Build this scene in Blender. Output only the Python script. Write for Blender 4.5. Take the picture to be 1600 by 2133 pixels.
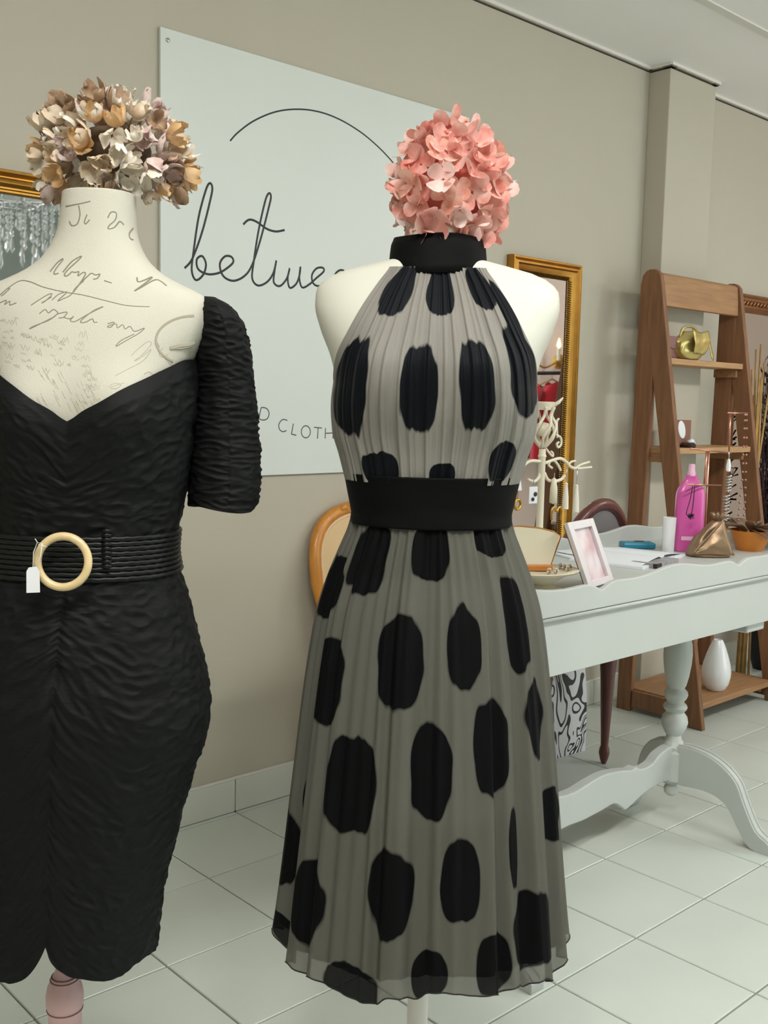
import bpy, math, random
import numpy as np
from mathutils import Vector, Matrix, noise
from mathutils.bvhtree import BVHTree

for o in list(bpy.data.objects):
    bpy.data.objects.remove(o, do_unlink=True)
SC = bpy.context.scene
COL = SC.collection
PI = math.pi

# ------------------------------------------------------------------ camera
FPX, YAW, PIT, ROL, CAMH = 2149.91, .743325672, .106081826, .0224227848, 1.25
_f = Vector((math.sin(YAW)*math.cos(PIT), math.cos(YAW)*math.cos(PIT), -math.sin(PIT)))
_r0 = Vector((math.cos(YAW), -math.sin(YAW), 0)); _u0 = _r0.cross(_f)
CR = _r0*math.cos(ROL) + _u0*math.sin(ROL)
CU = -_r0*math.sin(ROL) + _u0*math.cos(ROL)
CF = _f
CAM = Vector((0, 0, CAMH))
cd = bpy.data.cameras.new('camera'); cam = bpy.data.objects.new('camera', cd); COL.objects.link(cam)
cd.sensor_fit = 'VERTICAL'; cd.sensor_height = 36.0; cd.lens = 36.0*FPX/2133.0
cd.clip_start = .05; cd.clip_end = 60
m = Matrix((CR, CU, -CF)).transposed().to_4x4(); m.translation = CAM
cam.matrix_world = m
SC.camera = cam

# ------------------------------------------------------------------ view, world, daylight
SC.view_settings.view_transform = 'Standard'; SC.view_settings.look = 'None'
SC.view_settings.exposure = -0.35; SC.view_settings.gamma = 1.0
SC.view_settings.use_curve_mapping = False
w = bpy.data.worlds.new('sky'); SC.world = w; w.use_nodes = True
w.node_tree.nodes['Background'].inputs[0].default_value = (.72, .84, 1, 1)
w.node_tree.nodes['Background'].inputs[1].default_value = 1.0
def area(name, loc, rot, sx, sy, energy, col):
    l = bpy.data.lights.new(name, 'AREA'); l.shape = 'RECTANGLE'; l.size = sx; l.size_y = sy
    l.energy = energy; l.color = col
    o = bpy.data.objects.new(name, l); COL.objects.link(o); o.location = loc; o.rotation_euler = rot
    return o
# daylight that falls in through the shop window behind and to the right of the camera
area('shop_window_daylight', (5.2, -2.80, 1.35), (PI/2, 0, 0), 2.5, 2.2, 75, (.88, 1, .99))
CEIL_LAMPS = [(0.2, 0.15), (2.4, -0.1), (5.0, 0.0)]
LAMP_POWER = (40, 19, 21)

# ------------------------------------------------------------------ pixel geometry (photograph 1600 x 2133)
def ray(px, py): return CR*((px-800)/FPX) - CU*((py-1066.5)/FPX) + CF
def at_y(px, py, Y): d = ray(px, py); return CAM + d*(Y/d.y)
def at_x(px, py, X): d = ray(px, py); return CAM + d*(X/d.x)
def at_z(px, py, Z): d = ray(px, py); return CAM + d*((Z-CAMH)/d.z)
def at_d(px, py, D): return CAM + ray(px, py)*D
def project(P):
    v = Vector(P)-CAM; d = v.dot(CF)
    return 800+FPX*v.dot(CR)/d, 1066.5-FPX*v.dot(CU)/d

# ------------------------------------------------------------------ materials
def lin(c): return tuple(((v/255)/12.92 if v/255 <= .04045 else ((v/255+.055)/1.055)**2.4) for v in c)
MATS = {}
def mat(name, rgb, rough=.5, metal=0., var=None, bump=None, spec=.5, emit=None, sheen=0., coat=0., trans=0., alpha=1., aniso=None, sss=0.):
    """rgb in sRGB 0-255. var=(scale, amount[, stretch xyz]) colour variation; bump=(scale, strength[, stretch])"""
    if name in MATS: return MATS[name]
    M = bpy.data.materials.new(name); M.use_nodes = True; nt = M.node_tree
    b = nt.nodes['Principled BSDF']; c = lin(rgb)
    b.inputs['Base Color'].default_value = (*c, 1); b.inputs['Roughness'].default_value = rough
    b.inputs['Metallic'].default_value = metal; b.inputs['Specular IOR Level'].default_value = spec
    if sheen: b.inputs['Sheen Weight'].default_value = sheen; b.inputs['Sheen Roughness'].default_value = .4
    if coat: b.inputs['Coat Weight'].default_value = coat; b.inputs['Coat Roughness'].default_value = .08
    if trans: b.inputs['Transmission Weight'].default_value = trans
    if sss: b.inputs['Subsurface Weight'].default_value = sss; b.inputs['Subsurface Radius'].default_value = (.01, .006, .004)
    if alpha < 1: b.inputs['Alpha'].default_value = alpha
    if emit: b.inputs['Emission Color'].default_value = (*lin(emit[0]), 1); b.inputs['Emission Strength'].default_value = emit[1]
    tc = None
    def coords(stretch):
        nonlocal tc
        if tc is None: tc = nt.nodes.new('ShaderNodeTexCoord')
        mp = nt.nodes.new('ShaderNodeMapping'); mp.inputs['Scale'].default_value = stretch
        nt.links.new(tc.outputs['Object'], mp.inputs[0]); return mp.outputs[0]
    if var:
        n = nt.nodes.new('ShaderNodeTexNoise'); n.inputs['Scale'].default_value = var[0]; n.inputs['Detail'].default_value = 5
        nt.links.new(coords(var[2] if len(var) > 2 else (1, 1, 1)), n.inputs['Vector'])
        r = nt.nodes.new('ShaderNodeMapRange'); r.inputs['From Min'].default_value = .3; r.inputs['From Max'].default_value = .7
        r.inputs['To Min'].default_value = 1-var[1]; r.inputs['To Max'].default_value = 1+var[1]
        nt.links.new(n.outputs['Fac'], r.inputs['Value'])
        vm = nt.nodes.new('ShaderNodeVectorMath'); vm.operation = 'SCALE'; vm.inputs[0].default_value = c
        nt.links.new(r.outputs[0], vm.inputs['Scale']); nt.links.new(vm.outputs[0], b.inputs['Base Color'])
    if bump:
        n = nt.nodes.new('ShaderNodeTexNoise'); n.inputs['Scale'].default_value = bump[0]; n.inputs['Detail'].default_value = 3
        nt.links.new(coords(bump[2] if len(bump) > 2 else (1, 1, 1)), n.inputs['Vector'])
        bp = nt.nodes.new('ShaderNodeBump'); bp.inputs['Strength'].default_value = bump[1]; bp.inputs['Distance'].default_value = .002
        nt.links.new(n.outputs['Fac'], bp.inputs['Height']); nt.links.new(bp.outputs[0], b.inputs['Normal'])
    MATS[name] = M
    return M

# ------------------------------------------------------------------ mesh building
INV = {}
class G:
    def __init__(s): s.v = []; s.f = []
    def add(s, v, f, mtx=None):
        n = len(s.v)
        s.v += [Vector(p) if mtx is None else mtx @ Vector(p) for p in v]
        s.f += [tuple(i+n for i in q) for q in f]; return s
    def box(s, c, d, mtx=None):
        x, y, z = [k/2 for k in d]; c = Vector(c)
        v = [c+Vector((sx*x, sy*y, sz*z)) for sz in (-1, 1) for sx, sy in ((-1, -1), (1, -1), (1, 1), (-1, 1))]
        return s.add(v, [(3, 2, 1, 0), (4, 5, 6, 7), (0, 1, 5, 4), (1, 2, 6, 5), (2, 3, 7, 6), (3, 0, 4, 7)], mtx)
    def tube(s, pts, r, n=8, closed=False, mtx=None, flat=1.0, ref=None):
        pts = [Vector(p) for p in pts]; k = len(pts); rr = r if isinstance(r, (list, tuple)) else [r]*k
        v = []; up = Vector(ref) if ref else None
        for i, p in enumerate(pts):
            a = pts[(i-1) % k] if (closed or i > 0) else p; b = pts[(i+1) % k] if (closed or i < k-1) else p
            t = (b-a); t = t.normalized() if t.length > 1e-9 else Vector((0, 0, 1))
            if up is None: up = Vector((0, 0, 1)) if abs(t.z) < .9 else Vector((1, 0, 0))
            x = (up - t*up.dot(t)); x = x.normalized() if x.length > 1e-6 else t.orthogonal().normalized()
            if not ref: up = x
            y = t.cross(x)
            v += [p + (x*math.cos(2*PI*j/n) + y*math.sin(2*PI*j/n)*flat)*rr[i] for j in range(n)]
        f = []
        for i in range(k if closed else k-1):
            i2 = (i+1) % k
            f += [(i*n+j, i*n+(j+1) % n, i2*n+(j+1) % n, i2*n+j) for j in range(n)]
        if not closed: f += [tuple(range(n-1, -1, -1)), tuple((k-1)*n+j for j in range(n))]
        return s.add(v, f, mtx)
    def lathe(s, prof, n=24, c=(0, 0, 0), mtx=None):
        c = Vector(c); v = [c+Vector((r*math.cos(2*PI*j/n), r*math.sin(2*PI*j/n), z)) for r, z in prof for j in range(n)]
        k = len(prof); f = [(i*n+j, i*n+(j+1) % n, (i+1)*n+(j+1) % n, (i+1)*n+j) for i in range(k-1) for j in range(n)]
        f += [tuple(range(n-1, -1, -1)), tuple((k-1)*n+j for j in range(n))]
        return s.add(v, f, mtx)
    def prism(s, poly, org, ex, ey, th, mtx=None):
        """2-D outline in axes ex, ey, extruded th along ex x ey (centred)"""
        org, ex, ey = Vector(org), Vector(ex), Vector(ey); nz = ex.cross(ey).normalized()
        n = len(poly)
        v = [org+ex*a+ey*b-nz*(th/2) for a, b in poly]+[org+ex*a+ey*b+nz*(th/2) for a, b in poly]
        f = [tuple(range(n-1, -1, -1)), tuple(range(n, 2*n))]+[(i, (i+1) % n, n+(i+1) % n, n+i) for i in range(n)]
        return s.add(v, f, mtx)
    def grid(s, fn, nu, nv, wrap=False, mtx=None):
        v = [fn(i, j) for j in range(nv) for i in range(nu)]
        f = [(j*nu+i, j*nu+(i+1) % nu, (j+1)*nu+(i+1) % nu, (j+1)*nu+i) for j in range(nv-1) for i in range(nu if wrap else nu-1)]
        return s.add(v, f, mtx)
    def build(s, name, material, parent=None, smooth=False, world=False, bevel=0., solid=0.):
        v = s.v
        if parent is not None and world:
            q = parent
            while q.name not in INV: q = q.parent
            v = [INV[q.name] @ p for p in v]
        me = bpy.data.meshes.new(name); me.from_pydata([tuple(p) for p in v], [], s.f); me.update()
        if smooth is True: me.shade_smooth()
        elif smooth: me.shade_smooth(); me.set_sharp_from_angle(angle=math.radians(smooth))
        me.materials.append(material if not isinstance(material, str) else MATS[material])
        o = bpy.data.objects.new(name, me); COL.objects.link(o); o.parent = parent
        if solid:
            md = o.modifiers.new('thickness', 'SOLIDIFY'); md.thickness = solid; md.offset = -1
        if bevel:
            md = o.modifiers.new('soft_edges', 'BEVEL'); md.width = bevel; md.segments = 2; md.limit_method = 'ANGLE'
        return o

def tag(o, label=None, cat=None, group=None, kind=None):
    if label: o['label'] = label
    if cat: o['category'] = cat
    if group: o['group'] = group
    if kind: o['kind'] = kind
    return o
def thing(name, label, cat, loc=(0, 0, 0), rz=0., group=None):
    o = bpy.data.objects.new(name, None); COL.objects.link(o); o.empty_display_size = .05
    o.location = loc; o.rotation_euler = (0, 0, rz)
    INV[o.name] = (Matrix.Translation(Vector(loc)) @ Matrix.Rotation(rz, 4, 'Z')).inverted()
    return tag(o, label, cat, group)
def struct(o, label=None):
    o['kind'] = 'structure'
    if label: o['label'] = label
    return o
def share(mesh, name, parent, mtx=None):
    o = bpy.data.objects.new(name, mesh); COL.objects.link(o); o.parent = parent
    if mtx is not None: o.matrix_local = mtx
    return o
def spline(pts, sub=8, closed=False):
    """Catmull-Rom through 2-D or 3-D points"""
    P = [Vector(p) for p in pts]; n = len(P); out = []
    for i in range(n if closed else n-1):
        p0 = P[(i-1) % n] if (closed or i > 0) else P[i]; p1 = P[i]; p2 = P[(i+1) % n]; p3 = P[(i+2) % n] if (closed or i < n-2) else P[i+1]
        for k in range(sub):
            t = k/sub
            out.append(.5*((2*p1)+(p2-p0)*t+(2*p0-5*p1+4*p2-p3)*t*t+(3*p1-p0-3*p2+p3)*t**3))
    if not closed: out.append(P[-1].copy())
    return out
def curve(tbl):
    """smooth interpolation of a table [(x, y), ...] (monotone cubic)"""
    X = np.array([t[0] for t in tbl], float); Y = np.array([t[1] for t in tbl], float)
    h = np.diff(X); d = np.diff(Y)/h; mm = np.zeros(len(X)); mm[0] = d[0]; mm[-1] = d[-1]
    for i in range(1, len(X)-1):
        mm[i] = 0 if d[i-1]*d[i] <= 0 else 2*d[i-1]*d[i]/(d[i-1]+d[i])
    def fn(x):
        x = min(max(x, X[0]), X[-1]); i = min(max(int(np.searchsorted(X, x)-1), 0), len(h)-1); t = (x-X[i])/h[i]
        return float(Y[i]*(1+2*t)*(1-t)**2+h[i]*mm[i]*t*(1-t)**2+Y[i+1]*t*t*(3-2*t)+h[i]*mm[i+1]*t*t*(t-1))
    return fn
def sgnpow(a, p): return math.copysign(abs(a)**p, a)
SC.cycles.use_denoising = True
SC.cycles.sample_clamp_indirect = 6.0

# ================================================================== THE ROOM
WY, ZC = 2.534, 2.6366            # back wall plane, ceiling height
X0, X1, YF = -1.3, 6.6, -2.6      # left wall, right wall, shop front
mat('wall_paint', (186, 180, 164), .75, var=(1.2, .02), bump=(90, .06))
mat('blush_paint', (214, 188, 176), .75, var=(1.2, .03))
mat('grey_paint', (150, 158, 154), .8)
mat('ceiling_white', (246, 245, 243), .8, var=(1.5, .015))
mat('grout', (128, 132, 120), .9, var=(30, .1))
mat('tile_glaze', (206, 213, 205), .32, var=(3.5, .035), bump=(60, .02))
mat('skirt_tile', (212, 214, 202), .4, var=(5, .03))
mat('trim_white', (222, 219, 211), .6)
mat('painted_gap_shade', (112, 102, 90), .9)
mat('grey_metal', (120, 124, 126), .4, .7)

TS, TX, TY = .3024, 1.4288, 1.900
g = G(); g.box(((X0+X1)/2, (YF+WY)/2, -.0585), (X1-X0+.3, WY-YF+.3, .1)); floor = struct(g.build('floor', 'grout'))
gt = G(); hw = TS/2-.0021; c = .0018
gt.add([(-hw, -hw, -.009), (hw, -hw, -.009), (hw, hw, -.009), (-hw, hw, -.009), (-hw, -hw, -c), (hw, -hw, -c), (hw, hw, -c), (-hw, hw, -c),
        (-hw+c, -hw+c, 0), (hw-c, -hw+c, 0), (hw-c, hw-c, 0), (-hw+c, hw-c, 0)],
       [(0, 1, 5, 4), (1, 2, 6, 5), (2, 3, 7, 6), (3, 0, 4, 7), (4, 5, 9, 8), (5, 6, 10, 9), (6, 7, 11, 10), (7, 4, 8, 11), (8, 9, 10, 11)])
proto = gt.build('tile', 'tile_glaze', floor); tm = proto.data
rest = G(); first = True; rnd = random.Random(3)
for i in range(-9, 19):
    for j in range(-15, 3):
        cx, cy = TX+TS*(i+.5), TY+TS*(j+.5)
        if not (X0+.1 < cx < X1-.1 and YF+.1 < cy): continue
        top = cy+TS/2
        cut = max(0, top-(WY-.011))
        if cut > TS*.97: continue
        tilt = Matrix.Rotation(rnd.uniform(-.0015, .0015), 4, 'X') @ Matrix.Rotation(rnd.uniform(-.0015, .0015), 4, 'Y')
        near = -.2 < cx < 5.2 and .5 < cy
        if cut > 0: M4 = Matrix.Translation((cx, cy-cut/2, 0)) @ Matrix.Diagonal((1, (TS-cut)/TS, 1, 1))
        else: M4 = Matrix.Translation((cx, cy, 0)) @ tilt
        if near:
            if first: proto.matrix_local = M4; first = False
            else: share(tm, 'tile', floor, M4)
        else: rest.add(gt.v, gt.f, M4)
tag(rest.build('tile_field', 'tile_glaze', floor), kind='stuff')

# back wall and the pier that stands out of it
g = G(); g.box(((X0+X1)/2, WY+.06, ZC/2-.01), (X1-X0+.3, .12, ZC-.016)); struct(g.build('wall_back', 'wall_paint'))
g = G(); g.box((3.933, 2.485, ZC/2-.01), (.352, .1, ZC-.016)); pier = struct(g.build('wall_pier', 'wall_paint', bevel=.004))
g = G(); g.box((X0-.06, (YF+WY)/2, ZC/2), (.12, WY-YF, ZC)); struct(g.build('wall_left', 'wall_paint'))
g = G(); g.box((X1+.06, (YF+WY)/2, ZC/2), (.12, WY-YF, ZC)); struct(g.build('wall_right', 'blush_paint'))
# shop front wall with its window opening
wx0, wx1, wz0, wz1 = 3.95, 6.4, .2, 2.5
g = G(); g.box(((X0+wx0)/2, YF-.06, ZC/2), (wx0-X0, .12, ZC)); g.box(((wx1+X1)/2+.03, YF-.06, ZC/2), (X1-wx1+.06, .12, ZC))
g.box(((wx0+wx1)/2, YF-.06, wz0/2), (wx1-wx0, .12, wz0)); g.box(((wx0+wx1)/2, YF-.06, (wz1+ZC)/2), (wx1-wx0, .12, ZC-wz1))
struct(g.build('wall_front', 'grey_paint'))
mg = bpy.data.materials.new('window_glass'); mg.use_nodes = True; nt = mg.node_tree; nt.nodes.clear()
o_ = nt.nodes.new('ShaderNodeOutputMaterial'); mx = nt.nodes.new('ShaderNodeMixShader'); tr = nt.nodes.new('ShaderNodeBsdfTransparent'); gl = nt.nodes.new('ShaderNodeBsdfGlossy')
gl.inputs['Roughness'].default_value = .02; mx.inputs[0].default_value = .06
nt.links.new(tr.outputs[0], mx.inputs[1]); nt.links.new(gl.outputs[0], mx.inputs[2]); nt.links.new(mx.outputs[0], o_.inputs[0]); MATS['window_glass'] = mg
g = G()
for x in (wx0+.03, (wx0+wx1)/2, wx1-.03): g.box((x, YF-.06, (wz0+wz1)/2), (.06, .06, wz1-wz0))
for z in (wz0+.03, wz1-.03): g.box(((wx0+wx1)/2, YF-.06, z), (wx1-wx0, .058, .06))
win = struct(g.build('window_1', 'trim_white'))
for s in (0, 1):
    a = wx0+.06+s*(wx1-wx0-.06)/2; b = a+(wx1-wx0-.06)/2-.06
    g = G(); g.box(((a+b)/2, YF-.06, (wz0+wz1)/2), (b-a, .006, wz1-wz0-.12)); g.build('pane', 'window_glass', win)
# ceiling boards, cover strip, dark strip painted as gap shade at the walls
g = G(); g.box(((X0+X1)/2, (YF+WY)/2, ZC+.05), (X1-X0+.3, WY-YF+.3, .1)); ceil = struct(g.build('ceiling', 'ceiling_white'))
g = G(); g.box(((X0+X1)/2, 2.004, ZC-.002), (X1-X0, .035, .006)); g.build('cover_strip', 'trim_white', ceil, bevel=.002)
def gap_trim(name, a, b, nrm):
    """a light bead under the ceiling, held a finger off the wall, dark gap behind it"""
    a, b, nrm = Vector(a), Vector(b), Vector(nrm); d = (b-a); L = d.length; d.normalize(); c = (a+b)/2
    def slab(off, th, z, hh): g.add([c+d*(s*L/2)+nrm*(off+t*th)+Vector((0, 0, z+k*hh)) for k in (0, 1) for s, t in ((-1, 0), (1, 0), (1, 1), (-1, 1))],
                                    [(3, 2, 1, 0), (4, 5, 6, 7), (0, 1, 5, 4), (1, 2, 6, 5), (2, 3, 7, 6), (3, 0, 4, 7)])
    g = G(); slab(.004, .012, ZC-.011, .0112); t = struct(g.build(name, 'trim_white'))
    g = G(); slab(-.03, .034, ZC-.0145, .0143); g.build('painted_gap_shade', 'painted_gap_shade', t)  # solid strip, the shade of the gap is put into its colour
gap_trim('trim_1', (X0, WY, 0), (3.757, WY, 0), (0, -1, 0))
gap_trim('trim_2', (3.745, 2.435, 0), (4.121, 2.435, 0), (0, -1, 0))
gap_trim('trim_3', (3.757, WY, 0), (3.757, 2.425, 0), (-1, 0, 0))
gap_trim('trim_4', (4.109, 2.425, 0), (4.109, WY, 0), (1, 0, 0))
gap_trim('trim_5', (4.109, WY, 0), (X1, WY, 0), (0, -1, 0))

# tiled skirting
bb = G(); bb.box(((X0+3.757)/2, WY-.003, .051), (3.757-X0, .006, .098)); bbo = struct(bb.build('baseboard_back', 'grout'))
g = G(); g.box((0, 0, .051), (TS-.003, .009, .1)); p0 = g.build('tile', 'skirt_tile', bbo, bevel=.0015); firstb = True
for i in range(-8, 9):
    cx = TX+TS*(i+.5)
    if cx-TS/2 > 3.72: break
    if firstb: p0.location = (cx, WY-.0075, 0); firstb = False
    else:
        o = share(p0.data, 'tile', bbo, Matrix.Translation((cx, WY-.0075, 0))); md = o.modifiers.new('soft_edges', 'BEVEL'); md.width = .0015; md.segments = 2
g = G(); g.box(((X0+3.757)/2, WY-.007, .1045), (3.757-X0, .012, .007)); g.build('top_bead', 'trim_white', bbo, bevel=.002)
g = G(); g.box(((4.109+X1)/2, WY-.006, .052), (X1-4.109, .012, .104)); struct(g.build('baseboard_right', 'skirt_tile'))

# ceiling lamps: fluorescent fittings along the shop (outside the frame, they light the room)
mat('lamp_diffuser', (255, 250, 240), .5, emit=((255, 247, 232), 4.0))
for k, (lx, ly) in enumerate(CEIL_LAMPS):
    t = thing('ceiling_lamp', ['white fluorescent ceiling fitting above the left of the shop', 'white fluorescent ceiling fitting in the middle of the shop', 'white fluorescent ceiling fitting near the shop window'][k], 'lamp', (lx, ly, ZC), 0, 'fluorescent ceiling fittings')
    g = G(); g.box((0, 0, -.03), (1.25, .16, .055)); g.build('housing', 'trim_white', t, bevel=.006)
    g = G(); g.box((0, 0, -.066), (1.2, .13, .016)); g.build('diffuser', 'lamp_diffuser', t, bevel=.005)
    a = area('fluorescent_light', (0, 0, -.085), (0, 0, 0), 1.2, .13, LAMP_POWER[k], (1, .99, .96)); a.parent = t
    for sx in (-.38, .38):      # added point lights under each fitting to brighten the ceiling
        l = bpy.data.lights.new('ceiling_fill', 'POINT'); l.energy = 17; l.shadow_soft_size = .06; l.color = (1, .99, .96); q = bpy.data.objects.new('ceiling_fill', l); COL.objects.link(q); q.location = (sx, 0, -.16); q.parent = t
# ================================================================== FLOWERS
def floret_mesh(name, size, cup, curl, ruffle, seed, npet=4, wide=.62):
    """four-petalled hydrangea floret, facing +Z"""
    rd = random.Random(seed); g = G()
    for k in range(npet):
        a = 2*PI*k/npet+rd.uniform(-.15, .15); L = size*rd.uniform(.88, 1.1); cu = cup*rd.uniform(.6, 1.4); tw = rd.uniform(-.3, .3)
        ns, nw = 7, 5
        def fn(i, j):
            ph = PI*j/(ns-1); s = (1-math.cos(ph))/2; t = i/(nw-1)*2-1
            wd = L*wide*max(math.sin(ph), .02)*(.62+.38*s)
            x = .05*size+L*s*math.cos(cu*s*.8); y = t*wd*.92
            z = L*s*math.sin(cu*s)+abs(t)**2*wd*curl+ruffle*size*math.sin(5*t+seed+7*s)*s+tw*t*wd*s*.5
            return (x*math.cos(a)-y*math.sin(a), x*math.sin(a)+y*math.cos(a), z)
        g.grid(fn, nw, ns)
    me = bpy.data.meshes.new(name); me.from_pydata([tuple(v) for v in g.v], [], g.f); me.shade_smooth()
    return me
def petal_mat(name, rgb, edge, rough=.6, tl=.35):
    """thin petal: diffuse plus light passing through, paler patches"""
    M = bpy.data.materials.new(name); M.use_nodes = True; nt = M.node_tree; nt.nodes.clear()
    out = nt.nodes.new('ShaderNodeOutputMaterial'); mx = nt.nodes.new('ShaderNodeMixShader'); mx.inputs[0].default_value = tl
    d = nt.nodes.new('ShaderNodeBsdfDiffuse'); t = nt.nodes.new('ShaderNodeBsdfTranslucent')
    tc = nt.nodes.new('ShaderNodeTexCoord'); n = nt.nodes.new('ShaderNodeTexNoise'); n.inputs['Scale'].default_value = 55; n.inputs['Detail'].default_value = 2
    nt.links.new(tc.outputs['Object'], n.inputs['Vector'])
    r = nt.nodes.new('ShaderNodeValToRGB'); r.color_ramp.elements[0].position = .38; r.color_ramp.elements[1].position = .62
    r.color_ramp.elements[0].color = (*lin(rgb), 1); r.color_ramp.elements[1].color = (*lin(edge), 1)
    nt.links.new(n.outputs['Fac'], r.inputs[0])
    for k in (d, t): nt.links.new(r.outputs[0], k.inputs['Color'])
    nt.links.new(d.outputs[0], mx.inputs[1]); nt.links.new(t.outputs[0], mx.inputs[2]); nt.links.new(mx.outputs[0], out.inputs[0])
    MATS[name] = M; return M
def bloom(root, centre, radii, n, meshes, seed, tilt=.5, zmin=-1., inner=.0, scale=(.85, 1.15), skip=None):
    rd = random.Random(seed); k = 0; i = 0; ga = PI*(3-5**.5)
    for i in range(n):
        zz = 1-2*(i+.5)/n
        if zz < zmin: continue
        rr = math.sqrt(1-zz*zz); th = ga*i
        nrm = Vector((rr*math.cos(th), rr*math.sin(th), zz))
        nrm = (nrm+Vector((rd.uniform(-1, 1), rd.uniform(-1, 1), rd.uniform(-1, 1)))*.10).normalized()
        rad = 1-rd.uniform(0, .16)-(rd.uniform(0, inner))
        p = Vector(centre)+Vector((nrm.x*radii[0], nrm.y*radii[1], nrm.z*radii[2]))*rad
        if skip and skip(p): continue
        d = (nrm+Vector((rd.uniform(-1, 1), rd.uniform(-1, 1), rd.uniform(-.8, 1)))*tilt).normalized()
        q = d.to_track_quat('Z', 'Y').to_matrix().to_4x4()
        sc_ = rd.uniform(*scale)
        o = share(rd.choice(meshes), 'floret', root, Matrix.Translation(p) @ q @ Matrix.Rotation(rd.uniform(0, 2*PI), 4, 'Z') @ Matrix.Scale(sc_, 4))
# ================================================================== WALL SIGN
mat('sign_white', (214, 220, 214), .38, var=(2, .01))
mat('sign_ink', (34, 36, 40), .5)
mat('grey_ink', (84, 86, 88), .5)
SX0, SX1, SZ0, SZ1 = 1.475, 2.677, 1.023, 2.227
t = thing('wall_sign', 'large white board on the wall with handwritten black lettering and a thin arc', 'sign', (SX0, WY, SZ0))
g = G(); g.box(((SX0+SX1)/2, WY-.006, (SZ0+SZ1)/2), (SX1-SX0, .010, SZ1-SZ0)); g.build('board', 'sign_white', t, world=True, bevel=.001)
SY = WY-.0112
def ink(name, strokes, r, material, c=(320, 40), k=.375, sub=6, smooth=True):
    g = G()
    for st in strokes:
        pts = [at_y(c[0]+p[0]*k, c[1]+p[1]*k, SY) for p in (spline([(a, b, 0) for a, b in st], sub) if smooth and len(st) > 2 else st)]
        g.tube(pts, r, 6, flat=1, ref=(0, 1, 0))
    for v in g.v: v.y = SY+(v.y-SY)*.12
    return g.build(name, material, t, world=True, smooth=True)
ink('script_lettering', [
    [(172, 1383), (215, 1330), (270, 1180), (316, 1000), (326, 935), (312, 911), (290, 950), (250, 1100), (222, 1290), (212, 1395), (235, 1449), (275, 1420), (291, 1362), (270, 1316), (240, 1335), (248, 1388), (300, 1416), (360, 1410), (405, 1385), (442, 1350), (432, 1320), (396, 1318), (368, 1360), (386, 1425), (440, 1453), (500, 1430), (545, 1370), (592, 1230), (640, 1045), (652, 985), (641, 967), (620, 1010), (582, 1180), (556, 1350), (548, 1440), (580, 1479), (630, 1460), (665, 1410), (682, 1340)],
    [(682, 1340), (672, 1400), (668, 1462), (702, 1482), (740, 1440), (756, 1384), (745, 1440), (757, 1492), (792, 1470), (811, 1420), (816, 1374), (810, 1440), (826, 1490), (866, 1472), (902, 1440), (944, 1402), (940, 1381), (906, 1384), (880, 1420), (886, 1465), (920, 1482), (985, 1455), (1045, 1420), (1060, 1400), (1035, 1394), (1008, 1420), (1014, 1470), (1060, 1492)],
    [(498, 1140), (530, 1114), (570, 1124), (630, 1165), (680, 1179), (728, 1171)]], .0036, 'sign_ink')
ink('arc_line', [[(425, 676), (470, 628), (560, 563), (680, 514), (805, 500), (925, 516), (1040, 560), (1150, 627), (1235, 697), (1300, 762), (1345, 815)]], .0026, 'sign_ink')
ell = [(1015+30*math.cos(a), 830+40*math.sin(a)) for a in [i*PI/8 for i in range(17)]]
for st in ([[(718, 668), (700, 742)], [(718, 668), (752, 674), (770, 705), (758, 742), (728, 752), (700, 742)]],
    [[(892, 755), (862, 748), (837, 775), (838, 810), (860, 829), (886, 822)]], [[(932, 775), (919, 846)], [(919, 846), (951, 853)]], [ell],
    [[(1070, 800), (1122, 805)], [(1097, 803), (1092, 876)]], [[(1146, 805), (1144, 876)], [(1196, 802), (1196, 876)], [(1145, 840), (1196, 838)]]):
    ink('capital_letter', st, .0019, 'grey_ink', c=(320, 640), k=.3125)
mat('screw_cap', (170, 172, 170), .3, .8)
for sx, sz in ((SX0+.022, SZ1-.03), (SX1-.022, SZ1-.03), (SX0+.022, SZ0+.03), (SX1-.022, SZ0+.03)):
    g = G(); g.lathe([(0.0001, -.0005), (.006, 0), (.006, .002), (.003, .0035), (.0001, .0038)], 12, mtx=Matrix.Translation((sx, WY-.011, sz)) @ Matrix.Rotation(PI/2, 4, 'X'))
    g.build('screw', 'screw_cap', t, world=True, smooth=40)

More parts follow.
